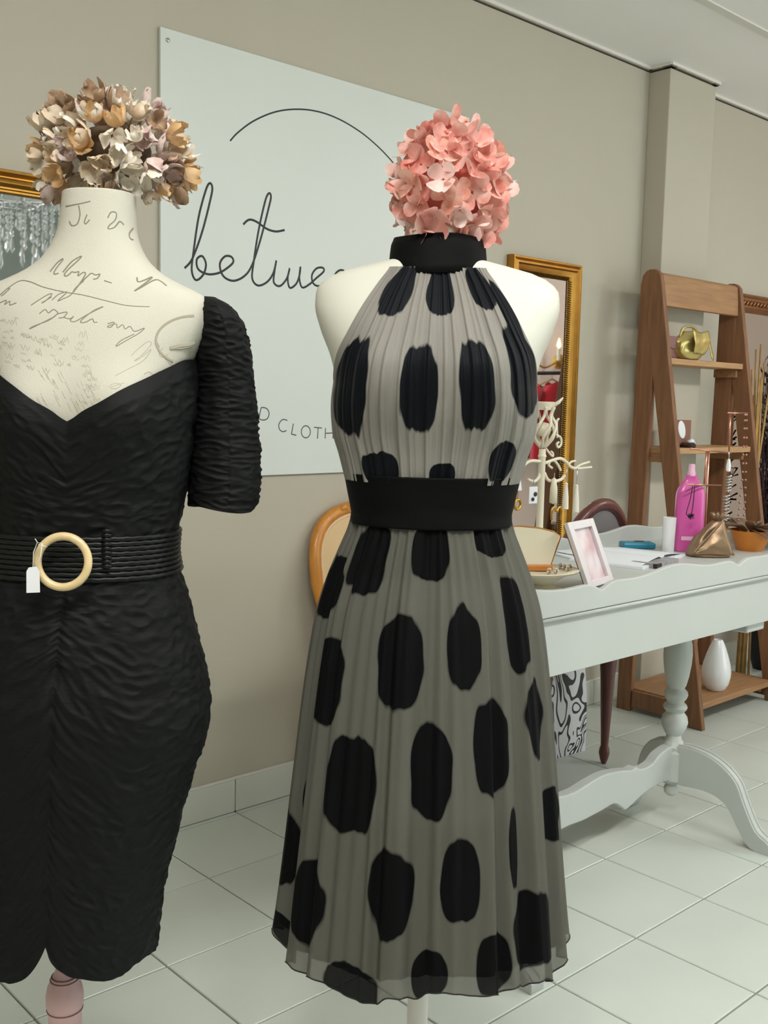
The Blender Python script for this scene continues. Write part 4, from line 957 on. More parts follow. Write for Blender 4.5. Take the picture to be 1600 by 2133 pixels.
# jewellery tree
JX, JY = 2.185, 1.755
jt = thing('jewellery_tree', 'cream metal jewellery tree with scrolled arms on the desk', 'jewellery stand', (JX, JY, T))
kk = lambda px, py, Y=JY: at_y(px, py, Y)
def loc(p): return Vector((p.x-JX, p.y-JY, p.z-T))
g = G(); g.lathe([(.0001, 0), (.055, 0), (.057, .004), (.045, .009), (.015, .014), (.010, .02), (.0095, .30), (.012, .305), (.0095, .31), (.009, kk(1130, 935).z-T), (.0001, kk(1130, 935).z-T)], 20); g.build('post', 'cream_metal', jt, smooth=40)
def scroll(pts, r, name='arm', m='cream_metal'):
    g = G(); P = spline([loc(kk(*p)) for p in pts], 6); g.tube(P, r, 8); return g.build(name, m, jt, smooth=True)
scroll([(1130, 962), (1108, 960), (1095, 966), (1085, 978)], .0045); scroll([(1128, 975), (1122, 995), (1112, 1003), (1100, 999)], .0045); scroll([(1134, 965), (1165, 955), (1180, 963), (1188, 972), (1198, 976)], .0045)
scroll([(1134, 985), (1142, 1000), (1158, 1002), (1170, 998), (1176, 990)], .0045); scroll([(1198, 976), (1210, 968), (1228, 962)], .0032); scroll([(1198, 976), (1214, 975), (1232, 973)], .0032); scroll([(1184, 968), (1190, 962), (1199, 960)], .003)
scroll([(1150, 975), (1143, 968), (1150, 958), (1160, 965), (1168, 980)], .0035); scroll([(1134, 930), (1150, 950), (1152, 945), (1148, 940)], .003, 'scroll'); scroll([(1158, 905), (1168, 912), (1169, 925), (1163, 932), (1160, 925), (1164, 921)], .0032, 'scroll')
scroll([(1161, 912), (1160, 880), (1164, 872)], .003, 'scroll')
for k in range(7):     # openwork basket finial
    a = 2*PI*k/7; g = G(); z0 = kk(1130, 932).z-T
    g.tube(spline([(.006*math.cos(a), .006*math.sin(a), z0), (.030*math.cos(a+.3), .030*math.sin(a+.3), z0+.03), (.034*math.cos(a+.8), .034*math.sin(a+.8), z0+.06), (.022*math.cos(a+1.2), .022*math.sin(a+1.2), z0+.085), (.030*math.cos(a+1.3), .030*math.sin(a+1.3), z0+.108)], 5), .0042, 6); g.build('finial_rib', 'cream_metal', jt, smooth=True)
g = G(); g.lathe([(.0001, 0), (.016, .004), (.022, .02), (.016, .036), (.0001, .04)], 14, (0, 0, kk(1130, 932).z-T+.028)); g.build('finial_rose', 'cream_metal', jt, smooth=True)
g = G(); z1_ = kk(1130, 932).z-T+.10; g.lathe([(.0001, 0), (.024, 0), (.030, .02), (.026, .022), (.0001, .012)], 14, (0, 0, z1_)); g.build('finial_cup', 'cream_metal', jt, smooth=40)
g = G(); g.tube([(.02, -.012, z1_+.01), (.035, -.022, z1_+.022), (.044, -.028, z1_+.034)], [.006, .005, .002], 6); g.build('finial_leaf', 'cream_metal', jt, smooth=True)
# earrings and tassels hanging from the tree
def hang(name, label, cat, px, py0, py1, build, Y=JY-.01):
    p = kk(px, py0, Y); q = kk(px, py1, Y); t = thing(name, label, cat, (p.x, p.y, q.z), 0, 'earrings on the jewellery tree'); build(t, p.z-q.z); return t
def tassel(t, h):
    g = G(); g.tube([(0, 0, h), (0, 0, h*.62)], .0014, 6); g.build('chain', 'silver', t, smooth=True)
    g = G(); g.lathe([(.0001, 0), (.009, 0), (.008, h*.3), (.0045, h*.55), (.005, h*.60), (.0001, h*.64)], 12); g.build('fringe', 'tassel_cream', t, smooth=40)
hang('tassel_earring', 'cream tassel earring on the jewellery tree, the one further right', 'earring', 1203, 975, 1066, tassel); hang('tassel_earring', 'cream tassel earring on the jewellery tree, the one nearer the post', 'earring', 1181, 972, 1060, tassel)
def cardear(t, h):
    g = G(); g.tube([(0, 0, h), (0, 0, h*.7)], .0012, 5); g.build('wire', 'silver', t); g = G(); g.box((0, 0, h*.36), (.034, .003, h*.68)); g.build('card', 'paper_white', t, bevel=.002)
    for dx, dz, r in ((.006, h*.4, .006), (-.004, h*.2, .005)):
        g = G(); g.lathe([(.0001, 0), (r, 0), (r, .003), (.0001, .004)], 10, mtx=Matrix.Translation((dx, -.0015, dz)) @ Matrix.Rotation(PI/2, 4, 'X')); g.build('stud', 'black_thread', t)
hang('carded_earring', 'white earring card with dark studs hanging left of the tree post', 'earring', 1112, 998, 1050, cardear)
def drop(t, h):
    g = G(); g.tube([(0, 0, h), (0, 0, h*.85)], .0012, 5); g.build('wire', 'silver', t); g = G(); g.lathe([(.0001, 0), (.011, .004), (.010, h*.5), (.006, h*.8), (.0001, h*.86)], 12); g.build('drop', 'cream_enamel', t, smooth=True)
hang('drop_earring', 'long pale drop earring right of the tree post', 'earring', 1155, 985, 1050, drop)
def goldbow(t, h):
    for s in (-1, 1):
        g = G(); g.tube(spline([(0, 0, h*.6), (s*.014, 0, h*.9), (s*.022, 0, h*.6), (s*.02, 0, 0)], 5), .003, 6); g.build('loop', 'gold_plain', t, smooth=True)
    g = G(); g.lathe([(.0001, 0), (.006, .003), (.006, .008), (.0001, .012)], 10, (0, 0, h*.5)); g.build('knot', 'gold_plain', t, smooth=True)
hang('gold_bow_earring', 'gold bow earring below the pale drop earring', 'earring', 1160, 1053, 1082, goldbow)
def goldhoop(t, h):
    g = G(); g.tube([(0, 0, h), (0, 0, h*.6)], .0012, 5); g.build('wire', 'gold_plain', t); g = G(); g.tube([(.013*math.cos(a), 0, h*.32+.013*math.sin(a)) for a in [2*PI*i/20 for i in range(20)]], .004, 8, closed=True); g.build('hoop', 'gold_plain', t, smooth=True)
hang('gold_hoop_earring', 'thick gold hoop earring at the left end of the tree', 'earring', 1079, 1018, 1066, goldhoop)
def tri(t, h):
    g = G(); g.prism([(-.012, 0), (.012, 0), (.003, h*.9), (-.003, h*.9)], (0, 0, 0), (1, 0, 0), (0, 0, 1), .003); g.build('panel', 'paper_white', t, bevel=.001); g = G(); g.tube([(0, 0, h), (0, 0, h*.88)], .001, 5); g.build('wire', 'silver', t)
hang('triangle_earring', 'white triangular earring beside the waistband', 'earring', 1082, 982, 1022, tri)

# pedestal dish with upright plaque
dz = .042
dc = at_y(1130, 1208, 1.54)
t = thing('pedestal_dish', 'cream pedestal dish with a gilt-edged upright plaque', 'dish', (dc.x, dc.y, T))
g = G(); g.lathe([(.0001, 0), (.050, 0), (.052, .004), (.040, .009), (.028, .015), (.034, .020), (.068, dz-.004), (.096, dz+.003), (.100, dz+.007), (.095, dz+.009), (.066, dz+.004), (.0001, dz+.002)], 48, mtx=Matrix.Diagonal((1, .8, 1, 1))); g.build('bowl', 'cream_enamel', t, smooth=45)
fa = math.atan2(-dc.y, -dc.x)   # plaque turned towards the room
R3 = Matrix.Rotation(math.radians(-36), 4, 'Z') @ Matrix.Rotation(math.radians(-14), 4, 'X')
outl = [(-.075, 0), (.048, 0), (.076, .074), (.058, .085), (.024, .093), (-.023, .097), (-.075, .095)]
mm = Matrix.Translation((-.01, .03, dz+.012)) @ R3
g = G(); g.prism(outl, (0, 0, 0), (1, 0, 0), (0, 0, 1), .006, mm); g.build('plaque', 'cream_enamel', t, bevel=.001)
g = G(); g.tube([mm @ Vector((a, -.001, b)) for a, b in outl], .0028, 6, closed=True); g.build('gilt_edge', 'gold_rim', t, smooth=True)
g = G(); g.box((-.022, .010, dz+.011), (.095, .024, .014), Matrix.Rotation(math.radians(-36), 4, 'Z')); g.build('amber_base', 'amber', t, bevel=.003)
rd = random.Random(2)
for k, (px, py) in enumerate(((1112, 1190), (1120, 1196), (1150, 1192), (1157, 1200), (1154, 1186), (1146, 1204))):
    p = Vector((dc.x, dc.y, T+dz+.004))+Vector(((-.020, -.036, 0), (-.004, -.044, 0), (.056, -.020, 0), (.070, -.026, 0), (.062, -.004, 0), (.046, -.040, 0))[k])
    b_ = thing('brooch', ['round crystal brooch at the left of the pedestal dish', 'crystal brooch low on the left of the plaque', 'crystal flower brooch right of the plaque', 'crystal brooch on the right rim of the pedestal dish', 'crystal brooch leaning on the gilt edge of the plaque', 'small crystal brooch in front of the plaque corner'][k], 'brooch', (p.x, p.y, p.z), 0, 'brooches on the pedestal dish')
    g = G()
    for i in range(6): a = 2*PI*i/6; g.lathe([(.0001, -.003), (.0036, 0), (.0001, .004)], 6, (.006*math.cos(a), .001, .006+.006*math.sin(a)))
    g.build('stones', 'rhinestone', b_); g = G(); g.lathe([(.0001, -.003), (.0038, 0), (.0001, .004)], 8, (0, -.002, .006)); g.build('centre_stone', 'gold_plain', b_)

# white photo frame leaning on the gallery
FB = [at_y(px, py, 1.485) for px, py in ((1209, 1227), (1282, 1207))]
tilt = .075
def fpt(u, w, off=0.):    # u across, w up
    base = FB[0].lerp(FB[1], u); base = Vector((base.x, base.y+(u-.5)*.03, T+.004)); up = Vector((-.036, .046, .156)); nr = Vector((-.12, -.93, .3)).normalized()
    return base+up*w+nr*off
t = thing('photo_frame', 'white picture frame with a pale pink photograph leaning at the desk edge', 'picture frame', fpt(.5, 0))
def quadbox(u0, u1, w0, w1, o0, o1): return [fpt(u, w, o) for o in (o0, o1) for u, w in ((u0, w0), (u1, w0), (u1, w1), (u0, w1))]
BF = [(3, 2, 1, 0), (4, 5, 6, 7), (0, 1, 5, 4), (1, 2, 6, 5), (2, 3, 7, 6), (3, 0, 4, 7)]
for nm, q in (('frame_side', (0, .17, 0, 1)), ('frame_side', (.85, 1, 0, 1)), ('frame_rail', (.17, .85, 0, .10)), ('frame_rail', (.17, .85, .88, 1))):
    g = G(); g.add(quadbox(*q, 0, .014), BF); g.build(nm, 'frame_white', t, world=True, bevel=.0015)
g = G(); g.add(quadbox(.02, .98, .02, .98, -.004, .001), BF); g.build('back_card', 'box_brown', t, world=True)
Mp = bpy.data.materials.new('pale_photo'); Mp.use_nodes = True; nt = Mp.node_tree; b = nt.nodes['Principled BSDF']; b.inputs['Roughness'].default_value = .25
tc = nt.nodes.new('ShaderNodeTexCoord'); n = nt.nodes.new('ShaderNodeTexNoise'); n.inputs['Scale'].default_value = 16; n.inputs['Detail'].default_value = 1.5; nt.links.new(tc.outputs['Object'], n.inputs['Vector'])
r = nt.nodes.new('ShaderNodeValToRGB'); r.color_ramp.elements[0].position = .3; r.color_ramp.elements[0].color = (*lin((214, 178, 182)), 1); r.color_ramp.elements[1].position = .55; r.color_ramp.elements[1].color = (*lin((234, 224, 228)), 1)
nt.links.new(n.outputs['Fac'], r.inputs[0]); nt.links.new(r.outputs[0], b.inputs['Base Color']); MATS['pale_photo'] = Mp
g = G(); g.add(quadbox(.17, .85, .10, .88, .001, .004), BF); g.build('photograph', 'pale_photo', t, world=True)

# papers, notebook, phone, cup
def sheet(name, label, cat, cx, cy, rot, w, h, th, m, z=T):
    t = thing(name, label, cat, (cx, cy, z), math.radians(rot)); g = G(); g.box((0, 0, th/2), (w, h, th)); g.build('pages', m, t, bevel=.0008); return t
p = at_z(1330, 1165, T)
t = sheet('open_book', 'open white notebook lying on the desk by the photo frame', 'notebook', p.x-.02, p.y+.02, 12, .34, .22, .008, 'sheet')
g = G(); g.grid(lambda i, j: (-.16+.32*i/16, -.10+.2*j/4, .0082+.012*abs(math.sin(PI*i/16))*(1 if i != 8 else .1)), 17, 5); g.build('top_leaf', 'sheet', t, smooth=True)
p = at_z(1180, 1165, T); t = sheet('paper_stack', 'loose white papers on the desk behind the pedestal dish', 'papers', p.x+.12, p.y-.02, -20, .22, .15, .006, 'sheet'); g = G(); g.box((.02, .03, .009), (.2, .13, .002), Matrix.Rotation(.2, 4, 'Z')); g.build('loose_sheet', 'sheet', t)
p = at_z(1365, 1176, T); t = sheet('magazine', 'folded grey magazine with a dark spine near the desk edge', 'magazine', p.x, p.y+.0, 8, .15, .075, .014, 'magazine', T+.0); g = G(); g.box((-.06, -.034, .007), (.03, .012, .013)); g.build('dark_spine', 'black_thread', t)
p = at_z(1327, 1141, T+.001); t = thing('teal_phone', 'teal phone case lying near the back of the desk', 'phone', (p.x, min(p.y, DY1-.05), T), math.radians(-38)); g = G(); g.box((0, 0, .010), (.105, .055, .02)); g.build('case', 'teal_case', t, bevel=.006); g = G(); g.box((.01, .012, .0205), (.03, .012, .002)); g.build('clip', 'black_thread', t, bevel=.001)
p = at_z(1391, 1152, T); t = thing('paper_cup', 'plain white beaker standing left of the pink bottle', 'cup', (p.x, p.y, T)); hc = at_y(1391, 1078, p.y).z-T
g = G(); g.lathe([(.0001, 0), (.017, 0), (.018, .002), (.021, hc), (.019, hc), (.016, .006), (.0001, .006)], 24); g.build('body', 'ceramic_white', t, smooth=40)
p = at_z(1404, 1172, T); t = thing('pink_tag', 'pale pink paper tag on the desk below the pink bottle', 'tag', (p.x, p.y, T), .3); g = G(); g.box((0, 0, .006), (.035, .022, .012)); g.build('card', 'cap_pink', t, bevel=.001)

# pink bottle
p = at_z(1432, 1148, T); BX, BY = p.x, p.y
zb = lambda py: at_y(1432, py, BY).z-T
t = thing('pink_bottle', 'bright pink plastic bottle with a pale cap on the desk', 'bottle', (BX, BY, T), math.radians(-40))
kb = (BX*CF.x+BY*CF.y)/FPX*1.02
prof = [(0.94, .001), (1.0, .008), (1.0, zb(1040)), (.97, zb(1028)), (.86, zb(1018)), (.66, zb(1008)), (.46, zb(1000)), (.42, zb(996)), (.42, zb(990))]
hwb, hdb = 30*kb, .021
def btl(i, j):
    s, z = prof[j]; th = 2*PI*i/40; e = 2/3.0
    return (hwb*s*sgnpow(math.cos(th), e), max(hdb*s, .010)*sgnpow(math.sin(th), e), z)
g = G(); g.grid(btl, 40, len(prof), wrap=True); g.f += [tuple(range(39, -1, -1)), tuple((len(prof)-1)*40+i for i in range(40))]; g.build('body', 'pink_plastic', t, smooth=50)
g = G(); g.lathe([(.0001, zb(992)), (.0125, zb(992)), (.0125, zb(984)), (.0105, zb(982)), (.0100, zb(970)), (.0088, zb(967)), (.0001, zb(967))], 24); g.build('cap', 'cap_pink', t, smooth=40)
g = G(); g.box((0, -hdb-.0005, zb(1120)+.0), (hwb*1.3, .001, .012)); g.build('label_band', 'cap_pink', t)

# rose-gold jewellery stand with necklaces and bracelets
SYj = BY-.035; SXj = at_y(1471, 1060, SYj).x
t = thing('jewellery_t_stand', 'rose-gold wire jewellery stand with three crossbars beside the pink bottle', 'jewellery stand', (SXj, SYj, T))
def wl(p): return Vector((p.x-SXj, p.y-SYj, p.z-T))
pj = lambda px, py, dy=0.: wl(at_y(px, py, SYj+dy))
g = G(); g.lathe([(.0001, 0), (.028, 0), (.028, .004), (.0001, .006)], 28); g.build('base', 'rose_gold', t, smooth=40)
tpz = pj(1476, 938)
g = G(); g.tube([(0, 0, .004), (0, 0, tpz.z*.5), (tpz.x, 0, tpz.z)], .0035, 8); g.build('post', 'rose_gold', t, smooth=True)
for a_, b_ in (((1438, 934), (1522, 944)), ((1516, 860), (1556, 861)), ((1430, 1009), (1503, 1011))):
    for d_ in (-.008, .008):
        g = G(); A_, B_ = pj(*a_, d_), pj(*b_, d_); g.tube([A_, B_], .0026, 8); g.build('crossbar', 'rose_gold', t, smooth=True)
    g = G(); A_, B_ = pj(*a_, -.008), pj(*a_, .008); g.tube([A_, B_], .0026, 6); A_, B_ = pj(*b_, -.008), pj(*b_, .008); g.tube([A_, B_], .0026, 6); g.build('bar_end', 'rose_gold', t, smooth=True)
g = G(); g.tube([pj(1521, 862), pj(1519, 944)], .0028, 8); g.build('riser', 'rose_gold', t, smooth=True)
g = G(); g.tube([pj(1472, 940), pj(1467, 1010)], .003, 8); g.build('riser', 'rose_gold', t, smooth=True)
def necklace(name, label, pts, r, m, beads=False, pend=None):
    q = [at_y(*p, SYj-.014) for p in pts]; lo = min(q, key=lambda v: v.z); tt = thing(name, label, 'necklace', lo)
    P = spline([v-lo for v in q], 8)
    if beads:
        g = G(); step = max(1, int(len(P)/36))
        for v in P[::step]: g.lathe([(.0001, -r), (r*.7, -r*.7), (r, 0), (r*.7, r*.7), (.0001, r)], 8, v)
        tag(g.build('beads', m, tt, smooth=True), kind='stuff')
    else:
        g = G(); g.tube(P, r, 6); g.build('cord', m, tt, smooth=True)
    if pend: pend(tt)
def pom(tt):
    g = G(); rd = random.Random(1)
    for k in range(60):
        v = Vector((rd.gauss(0, 1), rd.gauss(0, 1), rd.gauss(0, 1))).normalized(); g.tube([(0, 0, -.006), Vector((0, 0, -.006))+v*.011], .0008, 4)
    tag(g.build('pompom', 'black_thread', tt), kind='stuff')
necklace('pompom_necklace', 'dark cord necklace with a purple pompom over the pink bottle', ((1443, 1012), (1438, 1040), (1430, 1070), (1440, 1071), (1445, 1040), (1447, 1012)), .0014, 'black_thread', pend=pom)
necklace('rose_bead_necklace', 'strand of rose-coloured beads hanging from the jewellery stand', ((1552, 864), (1549, 930), (1546, 1000), (1540, 1060), (1538, 1100), (1545, 1104), (1551, 1060), (1553, 1000), (1555, 930), (1555, 864)), .0042, 'bead_rose', True)
def coil(name, label, cx, py0, py1, n, R, r, m):
    p = at_y(cx, py1, SYj-.03); q = at_y(cx, py0, SYj-.03); tt = thing(name, label, 'bracelet', (p.x, p.y, p.z)); g = G(); N = n*18
    g.tube([(R*math.cos(2*PI*n*i/N), R*.8*math.sin(2*PI*n*i/N), (q.z-p.z)*i/N) for i in range(N+1)], r, 6); g.build('coil', m, tt, smooth=True)
coil('silver_bracelet', 'upper silver coil bracelet on the jewellery stand', 1517, 990, 1025, 6, .009, .0022, 'silver')
coil('silver_bracelet', 'lower silver coil bracelet just above the bronze pouch', 1511, 1030, 1085, 8, .011, .0022, 'silver')
pp = at_y(1517, 984, SYj-.03); tt = thing('crystal_pendant', 'silver and white crystal pendant under the crossbar end', 'pendant', pp)
hh = at_y(1517, 950, SYj-.03).z-pp.z; g = G(); g.lathe([(.0001, 0), (.007, .004), (.008, hh*.4), (.004, hh*.8), (.0001, hh*.85)], 8); g.build('stone', 'ceramic_white', tt, smooth=30); g = G(); g.tube([(0, 0, hh*.82), (.0, 0, hh), (-.004, 0, hh+.014)], .0018, 6); g.build('bail', 'silver', tt, smooth=True)

# bronze pouch, orange bowls, bronze leaves
p = at_z(1490, 1160, T); t = thing('bronze_pouch', 'crumpled metallic bronze pouch at the front edge of the desk', 'pouch', (p.x, p.y+.022, T), math.radians(-42))
kp = .00126
lowr = [(-52, 0), (-44, -12), (-20, -20), (10, -22), (34, -16), (50, -2), (54, 6)]
def pch(i, j):
    s = j/16; th = 2*PI*i/44; wd = .066*(1-.72*s**1.25)+.0; dp = .045*(1-.75*s)
    sx = -.004+.026*s; n_ = noise.noise(Vector((math.cos(th)*2.2, math.sin(th)*2.2, s*3.2)))*.010*math.sin(PI*min(1, s*.9+.08))
    return ((wd+n_)*sgnpow(math.cos(th), .85)+sx, (dp+n_)*sgnpow(math.sin(th), .85), .002+.105*s-.014*math.cos(th)*s*(1-s)*2+(.012*(1-abs(math.cos(th)))*-1*(1-s)*0))
g = G(); g.grid(pch, 44, 17, wrap=True); g.f += [tuple(range(43, -1, -1)), tuple(16*44+i for i in range(44))]; g.build('body', 'bronze_leather', t, smooth=True)
def pflap(i, j):
    u = i/12; s = j/12; a = Vector((-.062, -.046, .012)); b_ = Vector((.03, -.018, .112)); c_ = Vector((.066, -.040, .004))
    q = a.lerp(b_, u); e = a.lerp(c_, u); v = q.lerp(e, s*.96); v.y -= .010*math.sin(PI*u)*math.sin(PI*s)+.003*noise.noise(Vector((u*5, s*5, 3))); return v
g = G(); g.grid(pflap, 13, 13); g.build('front_flap', 'bronze_leather', t, smooth=True, solid=.002)
g = G(); g.tube(spline([(-.064, -.048, .012), (-.02, -.042, .062), (.032, -.022, .114)], 6), .0028, 6); g.build('flap_seam', 'bronze_leather', t, smooth=True)
g = G()
for k in range(9):
    a = 2*PI*k/9; g.tube([(.024, .0, .10), (.024+.012*math.cos(a), .010*math.sin(a), .118), (.024+.024*math.cos(a), .02*math.sin(a), .132)], [.004, .006, .003], 6)
g.build('gathered_neck', 'bronze_leather', t, smooth=True)
def bowl(name, label, px, py, r, h, dy=0.):
    p = at_z(px, py, T); t = thing(name, label, 'bowl', (p.x, p.y+dy, T)); g = G()
    g.lathe([(.0001, 0), (r*.62, 0), (r*.66, .004), (r*.86, h*.55), (r, h), (r*.96, h), (r*.82, h*.55), (r*.6, .008), (.0001, .008)], 40); g.build('shell', 'orange_bowl', t, smooth=45); return t
bowl('orange_bowl', 'orange bowl at the right end of the desk holding bronze leaves', 1580, 1148, .064, .064, .03)
bowl('orange_pot', 'small orange pot half hidden behind the bronze pouch', 1462, 1145, .030, .055, .03)
p = at_z(1580, 1148, T); lx, ly = p.x, p.y+.03
t = thing('bronze_leaf_spray', 'spray of curled bronze leaves standing in the orange bowl', 'leaves', (lx, ly, T+.01))
rd = random.Random(6)
for k in range(13):
    a = rd.uniform(0, 2*PI) if k > 4 else (-.3+.35*k-2.2); L = rd.uniform(.08, .125); el = rd.uniform(.25, 1.0); g = G()
    def lf(i, j):
        s = j/8; u = i/4*2-1; wd = .026*math.sin(PI*(.06+.9*s))**.8; d = .015+L*s*math.cos(el); z = .04+L*s*math.sin(el)-.05*s*s+.012*u*u
        x, y = d, u*wd; return (x*math.cos(a)-y*math.sin(a), x*math.sin(a)+y*math.cos(a), z)
    g.grid(lf, 5, 9); g.build('leaf', 'leaf_bronze', t, smooth=True, solid=.0008)
for px, py, nm in ((1452, 1105, 'rose ornament lying on the small orange pot'), (1462, 1100, 'shell ornament beside the small orange pot')):
    q = at_z(px, 1150, T); t = thing('shell_ornament', 'pale '+nm, 'ornament', (q.x+.02, q.y+.06, T)); g = G(); g.lathe([(.0001, 0), (.010, .0), (.008, .03), (.018, .055), (.022, .07), (.014, .082), (.0001, .086)], 14); g.build('shell', 'bead_rose', t, smooth=True); g = G(); g.lathe([(.0001, 0), (.006, .004), (.0001, .010)], 10, (0, 0, .084)); g.build('tip', 'cap_pink', t, smooth=True)
# ================================================================== RIGHT EDGE OF THE SHOP AND WHAT THE MIRRORS SHOW
mat('black_iron', (24, 25, 27), .45, .3); mat('crystal', (245, 247, 248), .08, .15, coat=.6); mat('chrome2', (190, 192, 194), .18, 1.0); mat('reed', (176, 140, 84), .8, var=(20, .2)); mat('twig', (56, 38, 40), .85); mat('twine', (150, 126, 92), .9)
mat('red_cloth', (190, 26, 46), .6, sheen=.3); mat('plum_cloth', (70, 34, 46), .7, sheen=.3); mat('dark_cloth', (36, 30, 36), .75); mat('lamp_glow', (255, 214, 150), .4, emit=((255, 205, 130), 9.0)); mat('candle_cream', (236, 228, 206), .5)
# dried reeds and dark twigs standing to the right of the ladder shelf
c = at_y(1570, 1048, 2.36)
t = thing('reed_bundle', 'tied bundle of tall dried reeds right of the ladder shelf', 'reeds', (4.49, 2.36, 0)); rd = random.Random(9)
for k in range(15):
    a = rd.uniform(0, 2*PI); r = rd.uniform(0, .028); g = G(); tx, ty = rd.uniform(-.05, .05), rd.uniform(-.04, .04); H = rd.uniform(1.25, 1.55)
    g.tube([(r*math.cos(a)*1.3, r*math.sin(a)*1.3, 0), (r*math.cos(a)*.7, r*math.sin(a)*.7, .84), (r*math.cos(a)+tx, r*math.sin(a)+ty, H)], [.006, .006, .004], 6); g.build('reed', 'reed', t, smooth=True)
g = G(); g.tube([(.026*math.cos(a), .026*math.sin(a), .84+.004*i/20) for i, a in [(i, 2*PI*i/20) for i in range(80)]], .003, 5); g.build('twine', 'twine', t, smooth=True)
t = thing('twig_vase', 'dark dried twigs in a black floor vase beside the reeds', 'plant', (4.72, 2.36, 0))
g = G(); g.lathe([(.0001, 0), (.06, 0), (.085, .08), (.08, .25), (.05, .40), (.055, .45), (.045, .45), (.04, .4), (.0001, .38)], 30); g.build('vase', 'black_iron', t, smooth=50)
g = G()
for k in range(120):
    a = rd.uniform(0, 2*PI); H = rd.uniform(.95, 1.55); sp_ = rd.uniform(.02, .14); P = spline([(.02*math.cos(a), .02*math.sin(a), .35), (sp_*.5*math.cos(a)+rd.uniform(-.03, .03), sp_*.5*math.sin(a), (H+.35)/2), (sp_*math.cos(a), sp_*.55*math.sin(a), H)], 5)
    g.tube(P, [.0022]*(len(P)-1)+[.001], 4)
    for j in range(10):
        q = P[rd.randrange(4, len(P))]; v = Vector((rd.gauss(0, .02), rd.gauss(0, .02), rd.uniform(.0, .05))); g.tube([q, q+v], [.0014, .005], 4)
tag(g.build('twigs', 'twig', t), kind='stuff')
# black wire crate on the floor behind the ladder shelf
t = thing('black_crate', 'black slatted crate on the floor right of the ladder shelf', 'crate', (4.62, 1.95, 0))
for sx in (-.18, .18):
    for sy in (-.13, .13):
        g = G(); g.box((sx, sy, .17), (.025, .025, .34)); g.build('post', 'black_iron', t, bevel=.003)
for k in range(4):
    z = .06+.08*k
    for sy in (-.145, .145):
        g = G(); g.box((0, sy, z), (.40, .008, .045)); g.build('slat', 'black_iron', t, bevel=.002)
    for sx in (-.195, .195):
        g = G(); g.box((sx, 0, z), (.008, .26, .045)); g.build('slat', 'black_iron', t, bevel=.002)
g = G(); g.box((0, 0, .03), (.34, .25, .012)); g.build('bottom', 'black_iron', t)
# crystal chandelier over the shop floor (seen in the left mirror)
P = Vector((1.112, 2.534, 1.60)); CH = Vector((1.905, .60, 1.86))
t = thing('crystal_chandelier', 'crystal chandelier with hanging drops reflected in the left mirror', 'chandelier', (CH.x, CH.y, ZC))
g = G(); g.lathe([(.0001, -.02), (.06, -.02), (.065, 0), (.0001, 0)], 24); g.build('canopy', 'chrome2', t, smooth=40)
zc0 = CH.z-ZC
g = G(); g.tube([(0, 0, -.02), (0, 0, zc0+.28)], .006, 8); g.build('rod', 'chrome2', t, smooth=True)
drop_me = None
for tier, (R, n, z) in enumerate(((.19, 22, .22), (.14, 16, .20), (.08, 9, .17))):
    g = G(); g.tube([(R*math.cos(a), R*math.sin(a), zc0+z+.02) for a in [2*PI*i/40 for i in range(40)]], .008, 8, closed=True); g.build('ring', 'chrome2', t, smooth=True)
    for k in range(n):
        a = 2*PI*k/n+tier*.2; L = .10+.05*((k*7) % 3)+.02*tier
        if drop_me is None:
            g = G()
            for j in range(4): g.lathe([(.0001, -.009), (.009, 0), (.0001, .009)], 6, (0, 0, -.012-.020*j))
            g.lathe([(.0001, -.030), (.011, -.018), (.007, 0), (.0001, .008)], 6, (0, 0, -.092)); o = g.build('crystal_drop', 'crystal', t); drop_me = o.data; o.location = (R*math.cos(a), R*math.sin(a), zc0+z)
        else:
            o = share(drop_me, 'crystal_drop', t, Matrix.Translation((R*math.cos(a), R*math.sin(a), zc0+z)) @ Matrix.Diagonal((1, 1, L/.12, 1)))
for k in range(6):
    a = 2*PI*k/6; g = G(); g.tube(spline([(0, 0, zc0+.30), (.08*math.cos(a), .08*math.sin(a), zc0+.34), (.16*math.cos(a), .16*math.sin(a), zc0+.25), (.20*math.cos(a), .20*math.sin(a), zc0+.27)], 5), .006, 6); g.build('arm', 'chrome2', t, smooth=True)
# wall lamp, red blouse and clothes rail on the far wall (seen in the narrow mirror)
t = thing('candle_wall_lamp', 'twin candle wall lamp seen in the narrow gold mirror', 'lamp', (X1, -.12, 1.60))
g = G(); g.lathe([(.0001, 0), (.06, 0), (.05, .02), (.0001, .025)], 24, mtx=Matrix.Rotation(-PI/2, 4, 'Y')); g.build('wall_plate', 'gold_plain', t, smooth=40)
for s in (-1, 1):
    g = G(); g.tube(spline([(-.02, 0, 0), (-.10, s*.06, -.05), (-.16, s*.12, .0)], 6), .008, 8); a_ = g.build('arm', 'gold_plain', t, smooth=True)
    g = G(); g.lathe([(.0001, 0), (.014, 0), (.014, .09), (.0001, .09)], 14, (-.16, s*.12, 0)); g.build('candle', 'candle_cream', t, smooth=40)
    g = G(); g.lathe([(.0001, 0), (.016, .02), (.014, .04), (.006, .07), (.0001, .085)], 14, (-.16, s*.12, .09)); g.build('bulb', 'lamp_glow', t, smooth=True)
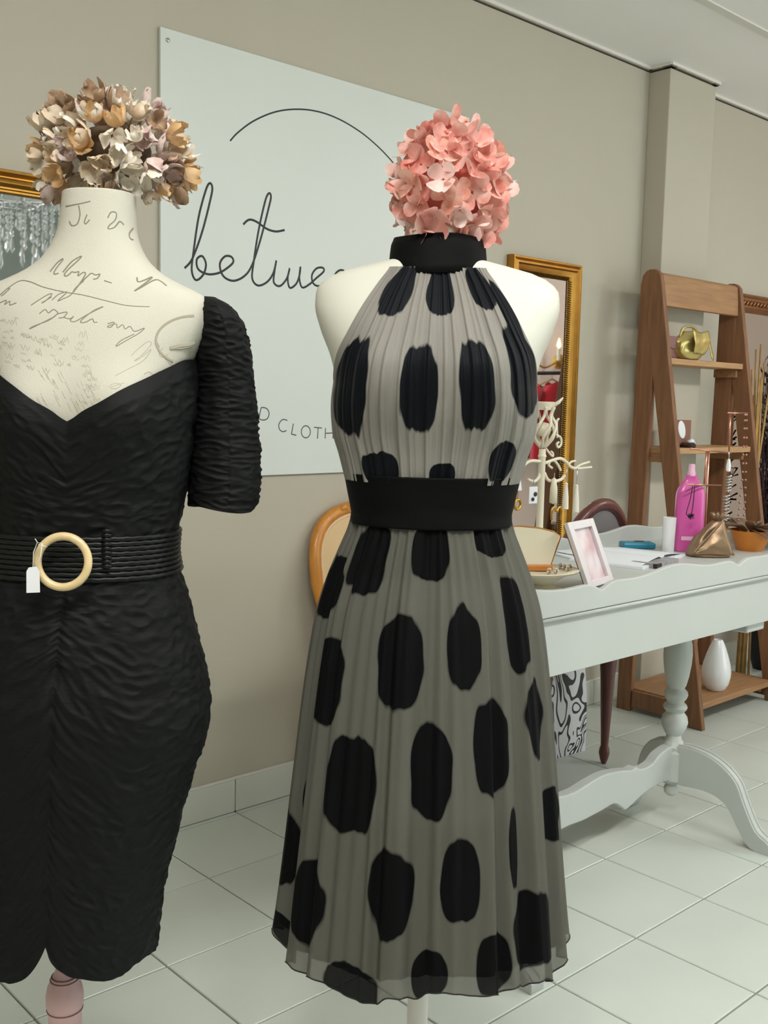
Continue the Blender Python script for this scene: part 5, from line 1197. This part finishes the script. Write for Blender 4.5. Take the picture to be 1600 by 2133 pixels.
def garment(name, label, x, y, ztop, m, w=.20, L=.6, rz=0.):
    t = thing(name, label, 'garment', (x, y, ztop), rz, 'clothes on the far rail')
    g = G(); g.tube(spline([(0, 0, .02), (0, 0, .06), (.012, 0, .08), (.024, 0, .065)], 4), .002, 5); g.tube([(-w*.85, 0, -.035), (0, 0, .02), (w*.85, 0, -.035)], .006, 6); g.build('hanger', 'reed', t, smooth=True)
    def gm(i, j):
        s = j/14; th = 2*PI*i/28; a = w*(.35+.65*min(1, s*5))*(1-.12*math.sin(PI*min(1, s*1.6)))*(1+.15*max(0, s-.5)); b_ = .045*(1+.4*s)
        f = 1+.08*math.sin(th*7+s)*s; return (a*math.cos(th)*f, b_*math.sin(th)*f, .0-L*s-.03*abs(math.cos(th))*(1-s))
    g = G(); g.grid(gm, 28, 15, wrap=True); g.build('cloth', m, t, smooth=True)
    for s in (-1, 1):
        g = G(); g.tube([(s*w*.8, 0, -.05), (s*w*1.15, 0, -.16), (s*w*1.2, 0, -.30)], [.045, .05, .045], 10); g.build('sleeve', m, t, smooth=True)
rail = thing('clothes_rail', 'black clothes rail standing along the right wall, seen in the mirrors', 'clothes rail', (6.35, -.9, 0))
for y in (-1.15, 1.15):
    g = G(); g.tube([(0, y, 0.02), (0, y, 1.5)], .014, 8); g.build('upright', 'black_iron', rail, smooth=True)
    g = G(); g.tube([(-.2, y, .015), (.2, y, .015)], .014, 8); g.build('foot', 'black_iron', rail, smooth=True)
g = G(); g.tube([(0, -1.15, 1.5), (0, 1.15, 1.5)], .014, 8); g.build('hanging_bar', 'black_iron', rail, smooth=True)
for k in range(9):
    y = -1.9+.24*k; cl = ['plum', 'black', 'plum', 'black', 'plum', 'black', 'plum', 'plum', 'red'][k]
    garment('hanging_blouse', cl+' blouse on the far clothes rail, '+['first', 'second', 'third', 'fourth', 'fifth', 'fourth last', 'third last', 'second last', 'last'][k]+' from the shop window end', 6.35, y, 1.435, {'plum': 'plum_cloth', 'black': 'dark_cloth', 'red': 'red_cloth'}[cl], .17, .6, math.radians(10))
